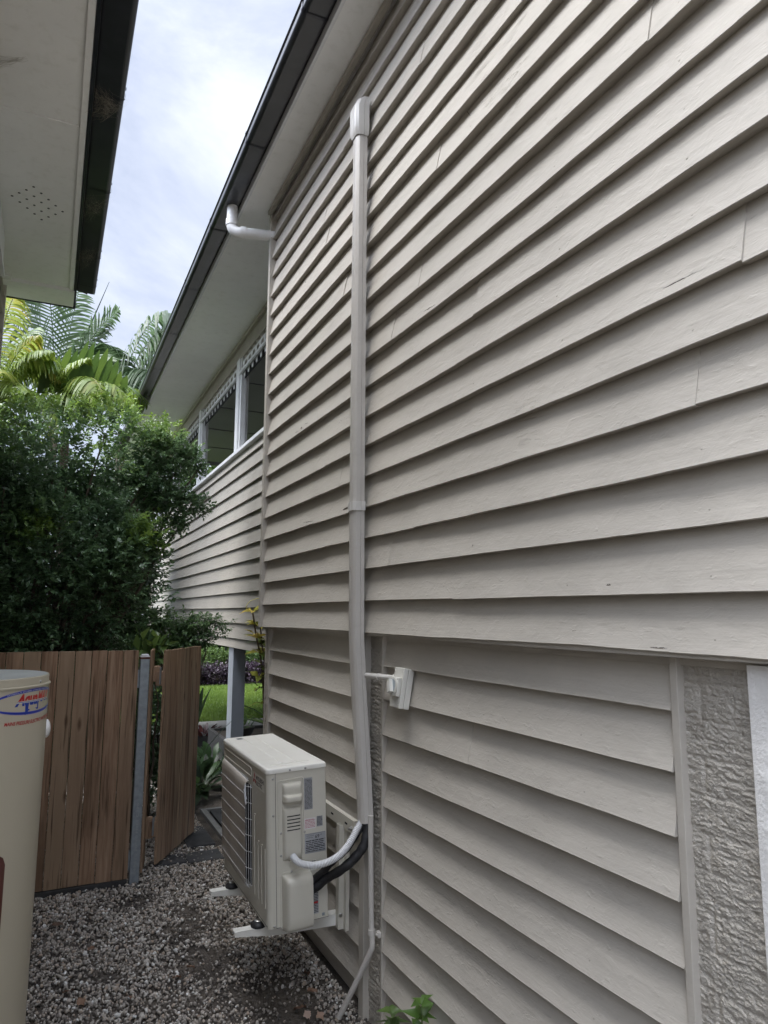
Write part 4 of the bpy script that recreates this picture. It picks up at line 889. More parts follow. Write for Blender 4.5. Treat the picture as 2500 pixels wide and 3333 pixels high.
gp = thing('steel_post', 'square galvanised steel gate post with a rusty white cap', 'post', (.575, 4.735, 0))
mb = MB(); mb.box(.545, .600, 4.70, 4.755, -.02, 1.325, .004); mb.build('shaft', M_galv, gp)
mb = MB(); mb.box(.543, .602, 4.698, 4.757, 1.3225, 1.334, .002); mb.build('rust_band', simple('rust', (.13, .045, .03), .8, var=.3, vs=40), gp)
mb = MB(); mb.box(.544, .601, 4.699, 4.756, 1.334, 1.342, .003); mb.box(.550, .595, 4.705, 4.750, 1.342, 1.352, .005); mb.build('cap', M_white, gp)
V, F = fit('DURAGAL 1450LO 50X50X2.0', .42, .014)
V, F = fit('1450 L0 50x50 H8E1 C350', .40, .014)
fast('stamped_lettering', [(.567+y, 4.6992, .50-x+0.0) for x, y in [(.44-a_, b_) for a_, b_ in V]], F, simple('faded_stamp', (.42, .45, .46), .6, bd=0), gp, smooth=False)
gt2 = thing('gate_jamb', 'narrow mossy timber paling seen edge-on just right of the steel post', 'fence paling', (.63, 4.85, 0))
mb = MB(); mb.obox((.640, 4.89, .70), (.007, 0, 0), (.020, .10, 0), (0, 0, .672), .0015); mb.build('paling', M_wood, gt2, smooth=False)
mb = MB(); mb.box(.655, .70, 4.93, 5.0, .18, .30, .003); mb.box(.655, .70, 4.93, 5.0, 1.16, 1.26, .003); mb.build('rail_end', M_wood, gt2, smooth=False)
gate = thing('paling_gate', 'open brown timber paling gate seen at an angle right of the steel post', 'gate', (.72, 4.90, 0))
mb = MB(); a_ = Vector((.72, 4.90, 0)); b_ = Vector((1.066, 5.515, 0)); d_ = (b_-a_); L = d_.length; d_.normalize(); nn = Vector((-d_.y, d_.x, 0)); k = 8
for i in range(k):
    c0 = a_+d_*(L*(i+.5)/k)+nn*g.uniform(-.002, .002); mb.obox((c0.x, c0.y, .695+g.uniform(-.002, .002)), d_*(L/k/2-.0004), nn*.008, (0, 0, .668), .0012)
mb.build('board_panel', M_wood, gate, smooth=False)
for z in (.24, 1.18):
    mb = MB(); c0 = a_+d_*L*.5+nn*.032; mb.obox((c0.x, c0.y, z), d_*(L*.5), nn*.022, (0, 0, .045), .002); mb.build('rail', M_wood, gate, smooth=False)
for z in (.26, 1.20):
    mb = MB(); mb.obox((.698, 4.905, z), d_*.012, nn*.003, (0, 0, .055), .001); mb.build('hinge', M_galv, gate)

# ------------------------------------------------------------------ vegetation
def leaves_arrays(pos, dirs, L, W, seed, fold=.25, droop=.3, tint=None):
    """pos,dirs (n,3) base and direction; six-vertex folded leaf"""
    g = np.random.default_rng(seed); n = len(pos)
    d = dirs/np.maximum(np.linalg.norm(dirs, axis=1)[:, None], 1e-6)
    up = np.tile([0, 0, 1.], (n, 1))+g.normal(size=(n, 3))*.35
    s = np.cross(d, up); s /= np.maximum(np.linalg.norm(s, axis=1)[:, None], 1e-6); nr = np.cross(s, d)
    L = np.broadcast_to(L, n)[:, None]*(.75+.5*g.random((n, 1))); Wd = np.broadcast_to(W, n)[:, None]*(.8+.4*g.random((n, 1)))
    mid = pos+d*L*.45; tip = pos+d*L - nr*L*droop*.5
    V = np.stack([pos, mid-s*Wd*.5+nr*Wd*fold, mid+nr*0, mid+s*Wd*.5+nr*Wd*fold, tip], 1)
    F = np.array([(0, 1, 2), (0, 2, 3), (2, 1, 4), (2, 4, 3)])
    FF = (F[None]+5*np.arange(n)[:, None, None]).reshape(-1, 3)
    return V.reshape(-1, 3), FF, np.repeat(tint if tint is not None else g.random(n), 5)
def blob_points(blobs, n, seed, shell=.55):
    g = np.random.default_rng(seed); wts = np.array([b[3]*b[4]*b[5] for b in blobs])**.72; wts /= wts.sum()
    idx = g.choice(len(blobs), n, p=wts); B = np.array([b[:6] for b in blobs])[idx]
    v = g.normal(size=(n, 3)); v /= np.linalg.norm(v, axis=1)[:, None]; r = (shell+(1-shell)*g.random(n))**(1.0)
    r = np.where(g.random(n) < .2, r*g.random(n)**.5, r); P = B[:, :3]+v*r[:, None]*B[:, 3:6]
    r = np.where(g.random(n) < .10, r*(1+.22*g.random(n)), r); P = B[:, :3]+v*r[:, None]*B[:, 3:6]
    P += .16*np.stack([fbm(P[:, 1]*2.3, P[:, 2]*2.3, 1), fbm(P[:, 0]*2.3, P[:, 2]*2.3, 2), fbm(P[:, 0]*2.3, P[:, 1]*2.3, 3)], 1)
    return P, v, r
def sprigs(P, out_, nl, span, L, W, seed, tint, opposite=True, droop=.3):
    g = np.random.default_rng(seed); n = len(P)
    d = out_+g.normal(size=(n, 3))*.55+np.array([0, 0, .25]); d /= np.linalg.norm(d, axis=1)[:, None]
    sd = np.cross(d, np.tile([0, 0, 1.], (n, 1))+g.normal(size=(n, 3))*.4); sd /= np.linalg.norm(sd, axis=1)[:, None]
    pos = []; dr_ = []; tn = []
    for i in range(nl):
        t = i/(nl-1) if nl > 1 else 0; sgn = 1 if i % 2 else -1
        pos.append(P+d*span*t*(1)); dr_.append(d*(.55 if i < nl-1 else 1)+sd*sgn*(.85 if i < nl-1 else 0)+g.normal(size=(n, 3))*.18)
        tn.append(tint+.06*t)
    return leaves_arrays(np.concatenate(pos), np.concatenate(dr_), L, W, seed+1, tint=np.concatenate(tn), droop=droop)
def foliage(name, blobs, n, nl, span, L, W, seed, mat, parent=None, loc=None, tfun=None, shell=.55, zmin=.0, droop=.3, clip=None, gaps=None):
    P, v, r = blob_points(blobs, n, seed, shell); k = P[:, 2] > zmin
    if gaps: k &= ((fbm(P[:, 0]*3.1, P[:, 2]*3.1, 33)+fbm(P[:, 1]*3.1+7, P[:, 2]*3.1, 34)+fbm(P[:, 0]*3.1, P[:, 1]*3.1+3, 35)) > -gaps) | (r < .55)
    if clip is not None: k &= clip(P)
    P = P[k]; v = v[k]; r = r[k]
    t = tfun(P, v, r) if tfun else np.clip(.3+.4*fbm(P[:, 0]*3, P[:, 2]*3+P[:, 1]*2, seed), 0, 1)
    V, F, T = sprigs(P, v, nl, span, L, W, seed, t, droop=droop)
    return fast(name, V, F, mat, parent, loc, smooth=False, attr=T)
def limbs(base, tips, r0, mat, parent, name='branch', seed=0):
    g = random.Random(seed); mb = MB()
    for tp in tips:
        b0 = Vector(base)+Vector((g.uniform(-.05, .05), g.uniform(-.05, .05), 0)); e_ = Vector(tp); P = []
        for i in range(9):
            t = i/8; p = b0.lerp(e_, t); p.z = b0.z+(e_.z-b0.z)*(t**.8); P.append(p+Vector((g.uniform(-1, 1), g.uniform(-1, 1), g.uniform(-.5, .5)))*.035*(t > 0))
        mb.tube(P, [r0*(1-.8*i/8) for i in range(9)], 6)
    mb.build(name, mat, parent)
sh = thing('glossy_shrub', 'large dense dark green glossy-leaved shrub filling the gap behind the paling fence', 'shrub', (-.1, 6.3, 0))
SB = [(-.55, 6.55, 1.7, .85, .75, 1.35), (.15, 6.35, 1.8, .72, .65, 1.35), (-.75, 6.8, 2.7, .6, .6, .62), (-.1, 6.5, 2.85, .62, .5, .55), (.42, 6.45, 2.85, .42, .42, .62), (.46, 6.4, 2.25, .36, .42, .5), (.27, 6.3, 1.5, .46, .4, .6), (-.6, 6.2, 1.0, .8, .6, .8), (.25, 6.1, .8, .6, .5, .7), (-1.3, 6.9, 2.2, .6, .6, 1.2), (.48, 6.4, 1.75, .22, .3, .5), (.82, 6.15, .75, .22, .3, .62), (.5, 5.7, .6, .3, .3, .6)]
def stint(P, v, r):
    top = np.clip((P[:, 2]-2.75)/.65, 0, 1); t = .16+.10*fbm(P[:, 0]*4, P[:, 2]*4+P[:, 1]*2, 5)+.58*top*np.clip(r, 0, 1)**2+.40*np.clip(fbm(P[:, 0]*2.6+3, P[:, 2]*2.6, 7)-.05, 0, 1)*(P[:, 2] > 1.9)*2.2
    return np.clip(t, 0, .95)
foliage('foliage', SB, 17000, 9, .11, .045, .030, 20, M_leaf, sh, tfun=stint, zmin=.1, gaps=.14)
SB2 = [(.83, 6.4, 3.12, .20, .24, .22), (1.02, 6.4, 2.98, .20, .2, .16), (1.16, 6.4, 2.98, .10, .12, .10), (.88, 6.4, 2.62, .24, .24, .14), (1.12, 6.4, 2.58, .16, .16, .10), (.95, 6.4, 2.38, .14, .16, .09), (.78, 6.4, 2.75, .2, .25, .3), (.70, 6.35, 2.2, .14, .2, .12)]
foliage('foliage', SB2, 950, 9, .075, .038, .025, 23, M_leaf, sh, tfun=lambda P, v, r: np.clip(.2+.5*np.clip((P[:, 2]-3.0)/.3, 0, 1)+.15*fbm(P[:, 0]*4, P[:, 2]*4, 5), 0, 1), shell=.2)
g = random.Random(8); limbs((-.1, 6.5, 0), [(b_[0]+g.uniform(-.2, .2)*b_[3], b_[1], b_[2]+.5*b_[5]) for b_ in SB]+[(b_[0], b_[1], b_[2]) for b_ in SB2]+[(-.7+.15*i, 6.2, 2.2+.2*(i % 3)) for i in range(8)], .03, M_bark, sh, 'trunk', 3)
# darker mass of trees behind, closing the view under the palms
tr = thing('background_tree', 'dark leafy tree standing behind the glossy shrub', 'tree', (-1.0, 9.5, 0))
foliage('crown', [(-1.6, 9.6, 2.0, 1.4, .9, 1.8), (.1, 9.8, 1.9, 1.1, .8, 1.6), (-1.2, 9.6, 3.2, 1.0, .8, .7), (.7, 10.6, 2.2, .6, .6, 1.3)], 9000, 7, .12, .085, .05, 30, M_garden, tr, tfun=lambda P, v, r: np.clip(.22+.3*fbm(P[:, 0]*2, P[:, 2]*2, 4)+.25*(P[:, 2] > 3.2), 0, 1), zmin=.2)
limbs((-1.0, 9.7, 0), [(-1.6, 9.6, 3.2), (-.4, 9.6, 3.0), (.3, 9.8, 2.6), (.7, 10.4, 2.8)], .06, M_bark, tr, 'trunk', 5)

def frond(parent, P0, P1, bow, nl, LL, LW, mat, seed, side=None, hang=.5, tint=.5, tipt=0., name='frond', rise=0.0, up=None, back=.35, gap=.06):
    """pinnate frond: rachis from P0 to P1 bowed up by `bow`; paired strap leaflets"""
    g = random.Random(seed); P0 = Vector(P0); P1 = Vector(P1); V = []; F = []; T = []; mbr = []
    N = 20; R_ = []
    for i in range(N+1):
        t = i/N; p = P0.lerp(P1, t)+Vector((0, 0, bow*math.sin(math.pi*min(1, t*.98))**1.0)); R_.append(p)
    def at(t):
        f = t*N; i = min(int(f), N-1); return R_[i].lerp(R_[i+1], f-i), (R_[i+1]-R_[i]).normalized()
    for i in range(nl):
        t = gap+(1-gap)*i/(nl-1); p, tg = at(t)
        sd = (Vector(side) if side else tg.cross(Vector((0, 0, 1)))).normalized()
        for sg in (-1, 1):
            ln = LL*math.sin(math.pi*(.18+.80*t))**.6*g.uniform(.85, 1.1); d = (sd*sg+tg*back+Vector((0, 0, rise))+Vector((g.gauss(0, .06), g.gauss(0, .06), g.gauss(0, .06)))).normalized()
            wv_ = tg.cross(d).normalized().cross(d).normalized()*1.0
            wv_ = (tg - d*tg.dot(d)).normalized()*LW*.5
            b0 = len(V); K = 5
            for j in range(K+1):
                s_ = j/K; q_ = p+d*ln*s_*(1-.18*hang*s_)+Vector((0, 0, -1))*ln*hang*s_**2.2*.75
                wf = math.sin(math.pi*min(.98, .12+.83*s_))**.7 if j < K else .04
                V += [q_-wv_*wf, q_+wv_*wf]; tv = min(1, max(0, tint+g.uniform(-.05, .05)+tipt*t)); T += [tv, tv]
            F += [(b0+2*j, b0+2*j+1, b0+2*j+3, b0+2*j+2) for j in range(K)]
    b0 = len(V); n = 5
    for i, p in enumerate(R_):
        tg = (R_[min(i+1, N)]-R_[max(i-1, 0)]).normalized(); a1 = tg.orthogonal().normalized(); a2 = tg.cross(a1); rr_ = .012*(1-.8*i/N)
        for j in range(n): V.append(p+(a1*math.cos(2*math.pi*j/n)+a2*math.sin(2*math.pi*j/n))*rr_); T.append(tint+.12)
    F += [(b0+i*n+j, b0+i*n+(j+1) % n, b0+(i+1)*n+(j+1) % n, b0+(i+1)*n+j) for i in range(N) for j in range(n)]
    return fast(name, [v[:] for v in V], F, mat, parent, smooth=False, attr=T)
def trunk(parent, P, r0, r1, m=M_bark):
    mb = MB(); Q = spline(P, 10); mb.tube(Q, [r0+(r1-r0)*i/(len(Q)-1)+(.004 if i % 3 == 0 else 0) for i in range(len(Q))], 12); mb.build('trunk', m, parent)
# near golden-cane palm (left, bright)
p1 = thing('cane_palm', 'bright yellow-green cane palm below the left eave', 'palm', (-.9, 8.9, 0))
trunk(p1, [(-.9, 8.9, 0), (-.85, 8.9, 2), (-.75, 8.95, 3.9)], .05, .035)
for i, (a, b, bow, nl, LL, hg, tt, tp) in enumerate([
    ((-.78, 8.9, 3.7), (-.30, 8.7, 4.75), .25, 34, .42, .9, .62, .30), ((-.8, 8.9, 3.8), (-1.0, 8.6, 5.0), .35, 34, .5, .9, .72, .05), ((-.78, 8.95, 3.8), (-.05, 8.9, 4.30), .45, 34, .45, .8, .60, .35),
    ((-.8, 8.9, 3.7), (-.55, 8.5, 5.15), .30, 30, .40, .8, .75, .1), ((-.8, 8.9, 3.6), (.0, 8.5, 3.7), .45, 32, .42, .95, .5, .2), ((-.8, 8.9, 3.6), (-1.5, 8.6, 4.6), .4, 32, .5, .8, .55, .1), ((-.8, 8.9, 3.5), (-.6, 8.2, 4.1), .35, 30, .4, .95, .66, .2), ((-.8, 9, 3.6), (-.35, 9.4, 5.1), .3, 32, .45, .6, .45, .0), ((-.8, 8.8, 3.6), (-.15, 8.6, 4.55), .3, 32, .42, .8, .60, .1), ((-.8, 8.8, 3.5), (-.35, 8.3, 3.95), .35, 32, .42, .9, .7, .0), ((-.3, 9.0, 3.6), (.25, 8.8, 4.6), .25, 32, .42, .75, .6, .1), ((-.3, 9.0, 3.5), (.3, 8.6, 3.9), .4, 32, .42, .9, .65, .0)]):
    frond(p1, a, b, bow, int(nl*1.5), LL, .024, M_palmleaf, 100+i, hang=hg, tint=tt, tipt=tp)
# upright broad-leaflet palm in the middle
p2 = thing('kentia_palm', 'palm with a row of upright broad green leaflets above the shrub', 'palm', (.15, 9.1, 0))
trunk(p2, [(.15, 9.1, 0), (.1, 9.1, 2), (.05, 9.1, 3.8)], .06, .045)
frond(p2, (-.28, 9.0, 4.18), (.70, 9.0, 4.22), .03, 13, .66, .10, M_palmleaf, 120, side=(0, 1, .0), hang=.03, tint=.38, rise=3.4, back=.9, gap=.02)
frond(p2, (.05, 9.1, 3.9), (.80, 8.7, 4.05), .38, 34, .42, .036, M_palmleaf, 121, hang=.9, tint=.68, tipt=.1)
frond(p2, (.05, 9.1, 3.9), (.45, 8.5, 4.0), .42, 32, .45, .036, M_palmleaf, 122, hang=.95, tint=.70, tipt=.1)
frond(p2, (.05, 9.1, 3.9), (-.35, 8.8, 4.4), .35, 30, .45, .034, M_palmleaf, 123, hang=.8, tint=.5, tipt=.2)
frond(p2, (.05, 9.1, 3.9), (.35, 9.5, 4.9), .25, 30, .5, .036, M_palmleaf, 124, hang=.35, tint=.35)
frond(p2, (.05, 9.1, 3.9), (1.0, 9.4, 4.3), .35, 30, .5, .036, M_palmleaf, 125, hang=.6, tint=.5)
# tall pale palms behind
p3 = thing('tall_palm', 'tall pale feathery palm against the sky between the two roofs', 'palm', (-.2, 14, 0))
trunk(p3, [(-.2, 14, 0), (-.15, 14, 3), (-.1, 14, 5.6)], .11, .08)
for i, (b, bow, LL, hg, rs_) in enumerate([((.85, 13.8, 7.35), .25, .80, .25, .15), ((.2, 13.8, 8.0), .2, .8, .2, .1), ((-1.0, 13.8, 7.9), .3, .85, .25, .1), ((-1.6, 13.8, 7.0), .5, .85, .4, .1), ((.95, 13.7, 6.3), .6, .8, .55, 0), ((-.5, 13.2, 8.2), .2, .8, .2, .1), ((.55, 14.5, 7.4), .2, .8, .2, 0), ((1.0, 14.0, 5.7), .6, .7, .7, 0), ((-1.3, 13.5, 6.0), .5, .8, .6, 0)]):
    frond(p3, (-.1, 14, 5.5), b, bow, 46, LL, .040, M_farpalm, 140+i, hang=hg, tint=.45+.06*(i % 3), rise=rs_)
mb = MB(); mb.tube([(-.1, 14, 5.5), (.25, 13.95, 6.6), (.665, 13.9, 7.95)], [.03, .02, .004], 6); mb.build('spear_leaf', M_farpalm, p3)
p4 = thing('arching_palm', 'pale arching palm with hanging leaflets beside the far end of the gutter', 'palm', (1.9, 12, 0))
trunk(p4, [(.95, 12.6, 0), (.95, 12.6, 2.5), (.95, 12.5, 4.7)], .09, .07)
for i, (a, b, bow, LL, hg) in enumerate([((.72, 12.3, 4.9), (1.75, 11.9, 6.55), .75, 1.0, 1.15), ((.75, 12.3, 4.9), (2.2, 12.2, 5.9), 1.1, .95, 1.1), ((.9, 12.4, 4.8), (.55, 11.8, 5.9), .35, .8, .9), ((.9, 12.4, 4.8), (1.9, 12.8, 6.9), .4, .9, .9), ((.9, 12.4, 4.8), (.2, 12.2, 5.2), .5, .8, .8), ((.9, 12.4, 4.8), (1.5, 11.6, 5.2), .6, .8, 1.0)]):
    frond(p4, a, b, bow, 48, LL, .042, M_farpalm, 160+i, hang=hg, tint=.40+.07*(i % 2))
# nandina spray in front of the recess wall
nd = thing('feathery_shrub', 'feathery dark green spray of leaves reaching across the bottom of the recessed wall', 'shrub', (.95, 5.95, 0))
foliage('foliage', [(.78, 6.0, 1.55, .16, .15, .10), (.98, 6.0, 1.53, .18, .15, .06), (1.2, 6.0, 1.53, .2, .12, .035), (1.0, 6.0, 1.42, .2, .15, .05), (1.18, 6.0, 1.42, .16, .1, .035), (.85, 6.0, 1.38, .2, .15, .06), (1.12, 6.0, 1.355, .15, .1, .03), (.75, 6.0, 1.25, .2, .15, .12)], 620, 9, .08, .036, .020, 50, M_leaf, nd, tfun=lambda P, v, r: .30+.1*fbm(P[:, 0]*5, P[:, 2]*5, 2), shell=.1, droop=.6)
limbs((.95, 6.0, 0), [(.78, 6, 1.55), (1.05, 6, 1.5), (1.3, 6, 1.53), (1.2, 6, 1.42), (1.1, 6, 1.34), (.85, 6, 1.38)], .010, M_twig, nd, 'stem', 7)
# broad leaves behind the gate
vg = thing('broad_leaf_plant', 'broad glossy variegated leaves rising behind the top of the gate', 'plant', (.68, 5.45, 0))
g = np.random.default_rng(3); n = 34; pos = np.stack([.62+.2*g.random(n), 5.4+.15*g.random(n), 1.22+.2*g.random(n)], 1); dd = g.normal(size=(n, 3))*.8+np.array([0, -.3, .5])
V, F, T = leaves_arrays(pos, dd, .12, .055, 4, tint=.45+.5*g.random(n)); fast('leaves', V, F, M_garden, vg, smooth=False, attr=T)
limbs((.68, 5.5, 0), [(.66, 5.45, 1.3), (.74, 5.5, 1.3), (.78, 5.45, 1.2)], .012, M_twig, vg, 'stem', 9)
# yellow croton-like plant at the house corner
ct = thing('croton_plant', 'yellow and green variegated plant growing at the house corner above the gate', 'plant', (1.40, 4.80, 0))
whorls = [(1.262, 4.76, 1.622, 6, .085, .85), (1.285, 4.77, 1.535, 7, .10, .72), (1.325, 4.78, 1.52, 6, .09, .5), (1.30, 4.78, 1.44, 8, .115, .75), (1.345, 4.8, 1.40, 6, .09, .35), (1.34, 4.8, 1.34, 8, .10, .6), (1.37, 4.82, 1.24, 8, .10, .4), (1.33, 4.8, 1.18, 6, .1, .35), (1.36, 4.85, 1.10, 6, .1, .2), (1.40, 4.85, 1.0, 6, .12, .4)]
Vs, Fs, Ts, off = [], [], [], 0; g = np.random.default_rng(12)
for x_, y_, z_, n, L, t_ in whorls:
    a = np.linspace(0, 6.28, n, endpoint=False)+g.random(); dd = np.stack([np.cos(a), np.sin(a), -.1+.9*g.random(n)], 1)
    V, F, T = leaves_arrays(np.tile([x_, y_, z_], (n, 1)), dd, L, .042, 5+n, tint=np.clip(t_+.15*g.normal(size=n), 0, 1), fold=.15, droop=.5); Vs.append(V); Fs.append(F+off); Ts.append(T); off += len(V)
fast('leaves', np.concatenate(Vs), np.concatenate(Fs), M_croton, ct, smooth=False, attr=np.concatenate(Ts))
mb = MB(); mb.tube(spline([(1.42, 4.85, 0), (1.40, 4.85, .6), (1.36, 4.82, 1.2), (1.30, 4.78, 1.45), (1.262, 4.76, 1.625)], 5), .006, 6); mb.tube(spline([(1.40, 4.85, .6), (1.37, 4.82, 1.25), (1.345, 4.8, 1.40), (1.325, 4.78, 1.53)], 5), .005, 6); mb.build('stem', M_twig, ct)
mb = MB(); Q = spline([(1.262, 4.76, 1.625), (1.215, 4.75, 1.645), (1.24, 4.75, 1.69), (1.30, 4.75, 1.712)], 6); mb.tube(Q, [.0022]*len(Q), 5); o = mb.build('young_leaf', simple('yellow_leaf', (.55, .5, .12), .5, bd=0), ct)
# garden beyond: hedges, dark plants, trees
def simple_plant(name, label, cat, blobs, n, nl, span, L, W, seed, mat, tf=None, shell=.5, group=None, zmin=.0):
    c = blobs[0]; t = thing(name, label, cat, (c[0], c[1], 0), group); foliage('foliage', blobs, n, nl, span, L, W, seed, mat, t, tfun=tf, shell=shell, zmin=zmin)
    limbs((c[0], c[1], 0), [(b_[0], b_[1], b_[2]) for b_ in blobs], .02, M_twig, t, 'stem', seed); return t
simple_plant('purple_hedge', 'low dark purple hedge along the far edge of the lawn', 'hedge', [(2.6+.45*i, 16.5+.1*(i % 2), .22, .35, .3, .26) for i in range(8)], 2600, 6, .08, .05, .03, 60, M_purple)
simple_plant('clipped_hedge', 'low pale green hedge just behind the purple hedge', 'hedge', [(2.6+.45*i, 17.2+.1*(i % 2), .42, .35, .3, .36) for i in range(9)], 2400, 6, .08, .06, .03, 61, M_garden, lambda P, v, r: .65+.2*fbm(P[:, 0]*3, P[:, 2]*3, 3))
for i, (x_, y_, s_, lab) in enumerate([(3.0, 18.4, 1.0, 'strappy dark plant left of the verandah post behind the hedges'), (4.3, 18.4, 1.0, 'dark leafy bush right of the verandah post behind the hedges'), (5.6, 18.6, 1.1, 'dark leafy bush mostly hidden by the house corner beyond the lawn')]):
    simple_plant('garden_bush', lab, 'bush', [(x_, y_, 1.0*s_, .8, .6, .95), (x_+.3, y_+.3, 1.7*s_, .7, .6, .7)], 1500, 7, .2, .16, .035 if i == 0 else .07, 62+i, M_garden, lambda P, v, r: .25+.35*fbm(P[:, 0]*2, P[:, 2]*2, 3), group='bushes behind the lawn')
for i, (x_, y_, z_, lab) in enumerate([(2.6, 20.5, 3.9, 'leafy tree glimpsed through the far verandah opening'), (4.8, 21.5, 3.8, 'leafy tree glimpsed through the middle verandah opening'), (7.5, 22, 3.5, 'leafy tree far behind the lawn on the right')]):
    simple_plant('garden_tree', lab, 'tree', [(x_, y_, z_+1.2, 1.6, 1.0, 1.9), (x_+.6, y_, z_-1.2, 1.5, 1.0, 1.5), (x_-.7, y_, z_-2.4, 1.2, .9, 1.2)], 4500, 6, .2, .13, .07, 70+i, M_garden, lambda P, v, r: .55+.5*fbm(P[:, 0]*1.5, P[:, 2]*1.5, 3), group='trees beyond the lawn')
# plants and beds under the house
def strap_plant(name, label, cat, base, n, L, W, mat, seed, tl=.3, th=.8, arch=.6, up=.9):
    g = np.random.default_rng(seed); t = thing(name, label, cat, base)
    V = []; F = []; T = []
    for i in range(n):
        a = g.random()*6.28; ln = L*(.6+.5*g.random()); el = up+.3*g.normal(); o_ = Vector((math.cos(a), math.sin(a), 0)); s_ = Vector((-o_.y, o_.x, 0)); w_ = W*(.7+.5*g.random()); tv = tl+(th-tl)*g.random()
        p = Vector(base)+o_*.02; b0 = len(V); K = 6
        for j in range(K+1):
            u = j/K; q_ = p+o_*ln*(math.cos(el)*u+.25*u*u)+Vector((0, 0, ln*(math.sin(el)*u-arch*.55*u*u))); wf = (.12 if u < .35 else math.sin(math.pi*(u-.3)/.7*.98)**.8) if W > .04 else math.sin(math.pi*min(.97, .15+.8*u))
            wf = max(wf, .03)
            V += [q_-s_*w_*wf*.5+Vector((0, 0, .01*wf)), q_, q_+s_*w_*wf*.5+Vector((0, 0, .01*wf))]; T += [tv]*3
        F += [(b0+3*j+k_, b0+3*j+k_+1, b0+3*j+k_+4, b0+3*j+k_+3) for j in range(K) for k_ in (0, 1)]
    fast('leaves', [v[:] for v in V], F, mat, t, smooth=True, sharp=180, attr=T); return t
ly = strap_plant('peace_lily', 'dark leafy peace lily with white blooms beside the open gate', 'plant', (1.36, 6.75, -.01), 46, .48, .09, M_garden, 80, 0, .45)
for p_, b_ in (((1.368, 6.62, .30), (1.36, 6.75, 0)), ((1.50, 6.62, .32), (1.42, 6.75, 0))):
    mb = MB(); mb.tube(spline([b_, ((p_[0]+b_[0])/2, 6.66, .2), (p_[0], p_[1], p_[2]-.03)], 4), .003, 5); stem = mb.build('flower_stem', M_twig, ly)
    V = []; n = 8
    for i in range(n+1):
        u = i/n; wd = .018*math.sin(math.pi*min(.97, .05+.9*u))**.8; V += [(p_[0]-wd, p_[1]-.006, p_[2]-.03+.085*u), (p_[0], p_[1]+.010*(1-u), p_[2]-.03+.085*u), (p_[0]+wd, p_[1]-.006, p_[2]-.03+.085*u)]
    fast('spathe', V, [(3*i+k_, 3*i+k_+1, 3*i+k_+4, 3*i+k_+3) for i in range(n) for k_ in (0, 1)], M_petal, stem, sharp=180)
strap_plant('peace_lily', 'clump of dark broad leaves hidden low between gate and verandah post', 'plant', (1.62, 7.5, -.01), 34, .42, .08, M_garden, 81, 0, .5)
strap_plant('canna_plant', 'single upright dark leaf plant at the gate edge in front of the lawn', 'plant', (1.15, 6.25, .25), 7, .75, .09, M_garden, 82, .1, .4, arch=.1, up=1.3)
strap_plant('cordyline_plant', 'dark red-leaved plant in front of the lawn left of the verandah post', 'plant', (1.83, 9.0, .02), 26, .34, .06, M_redleaf, 83, .2, .9, arch=.4, up=1.0)
strap_plant('corner_foliage_plant', 'plant with large grey-green leaf at the foot of the house corner', 'plant', (1.62, 5.6, .25), 14, .5, .13, M_garden, 84, .2, .7, arch=.5, up=1.1)
strap_plant('corner_foliage_plant', 'plant with long arching pale leaves right of the verandah post', 'plant', (2.3, 7.3, .35), 26, .7, .07, M_garden, 85, .3, .8, arch=.5, up=1.0)
pt = thing('bowl_planter', 'dark round bowl planter just right of the verandah post', 'planter', (1.93, 7.6, .3))
mb = MB(); mb.lathe([(.0001, 0), (.07, 0), (.09, .01), (.125, .06), (.145, .12), (.135, .122), (.12, .10)], (1.93, 7.6, .30), 28); mb.build('bowl', M_dark_bed, pt)
mb = MB(); mb.lathe([(.128, .10), (.0001, .108)], (1.93, 7.6, .30), 28); mb.build('soil', M_soil, pt)
V, F, T = leaves_arrays(np.array([(1.93, 7.6, .40)]*24)+np.random.default_rng(1).normal(size=(24, 3))*.04, np.random.default_rng(2).normal(size=(24, 3))+np.array([0, 0, 1]), .12, .04, 3); fast('leaves', V, F, M_garden, pt, smooth=False, attr=T)
def bed(name, label, x0, x1, y0, y1, z1, m, cat='garden bed'):
    t = thing(name, label, cat, ((x0+x1)/2, (y0+y1)/2, 0)); mb = MB(); w_ = .045
    mb.box(x0, x1, y0, y0+w_, -.02, z1, .004); mb.box(x0, x1, y1-w_, y1, -.02, z1, .004); mb.box(x0, x0+w_, y0+w_, y1-w_, -.02, z1, .004); mb.box(x1-w_, x1, y0+w_, y1-w_, -.02, z1, .004); mb.build('edging', m, t)
    mb = MB(); mb.box(x0+w_, x1-w_, y0+w_, y1-w_, -.02, z1-.03); mb.build('soil', M_soil, t); return t
bed('garden_bed', 'black raised bed under the bowl planter', 1.75, 3.2, 7.2, 8.4, .30, M_dark_bed)
bed('garden_bed', 'grey edged bed with a dark panel beside the stepping pavers', 1.235, 2.3, 5.25, 6.12, .02, M_grey_bed)
mb = MB(); mb.box(1.30, 2.2, 5.5, 6.05, .0, .018, .002); tag(mb.build('flat_panel', M_paver, loc=(1.7, 5.8, 0)), 'flat dark panel lying inside the grey edging behind the air conditioner', 'panel')
mb = MB(); mb.box(1.25, 3.0, 7.62, 7.74, -.02, .075, .004); tag(mb.build('sleeper', M_grey_bed, loc=(1.6, 7.68, 0)), 'pale grey sleeper lying behind the peace lily', 'sleeper')
mb = MB(); mb.box(1.62, 3.2, 8.9, 9.4, -.02, .14, .01); tag(mb.build('stone_slab', M_dark_bed, loc=(2.0, 9.15, 0)), 'low dark stone step between the garden bed and the pale path', 'step')
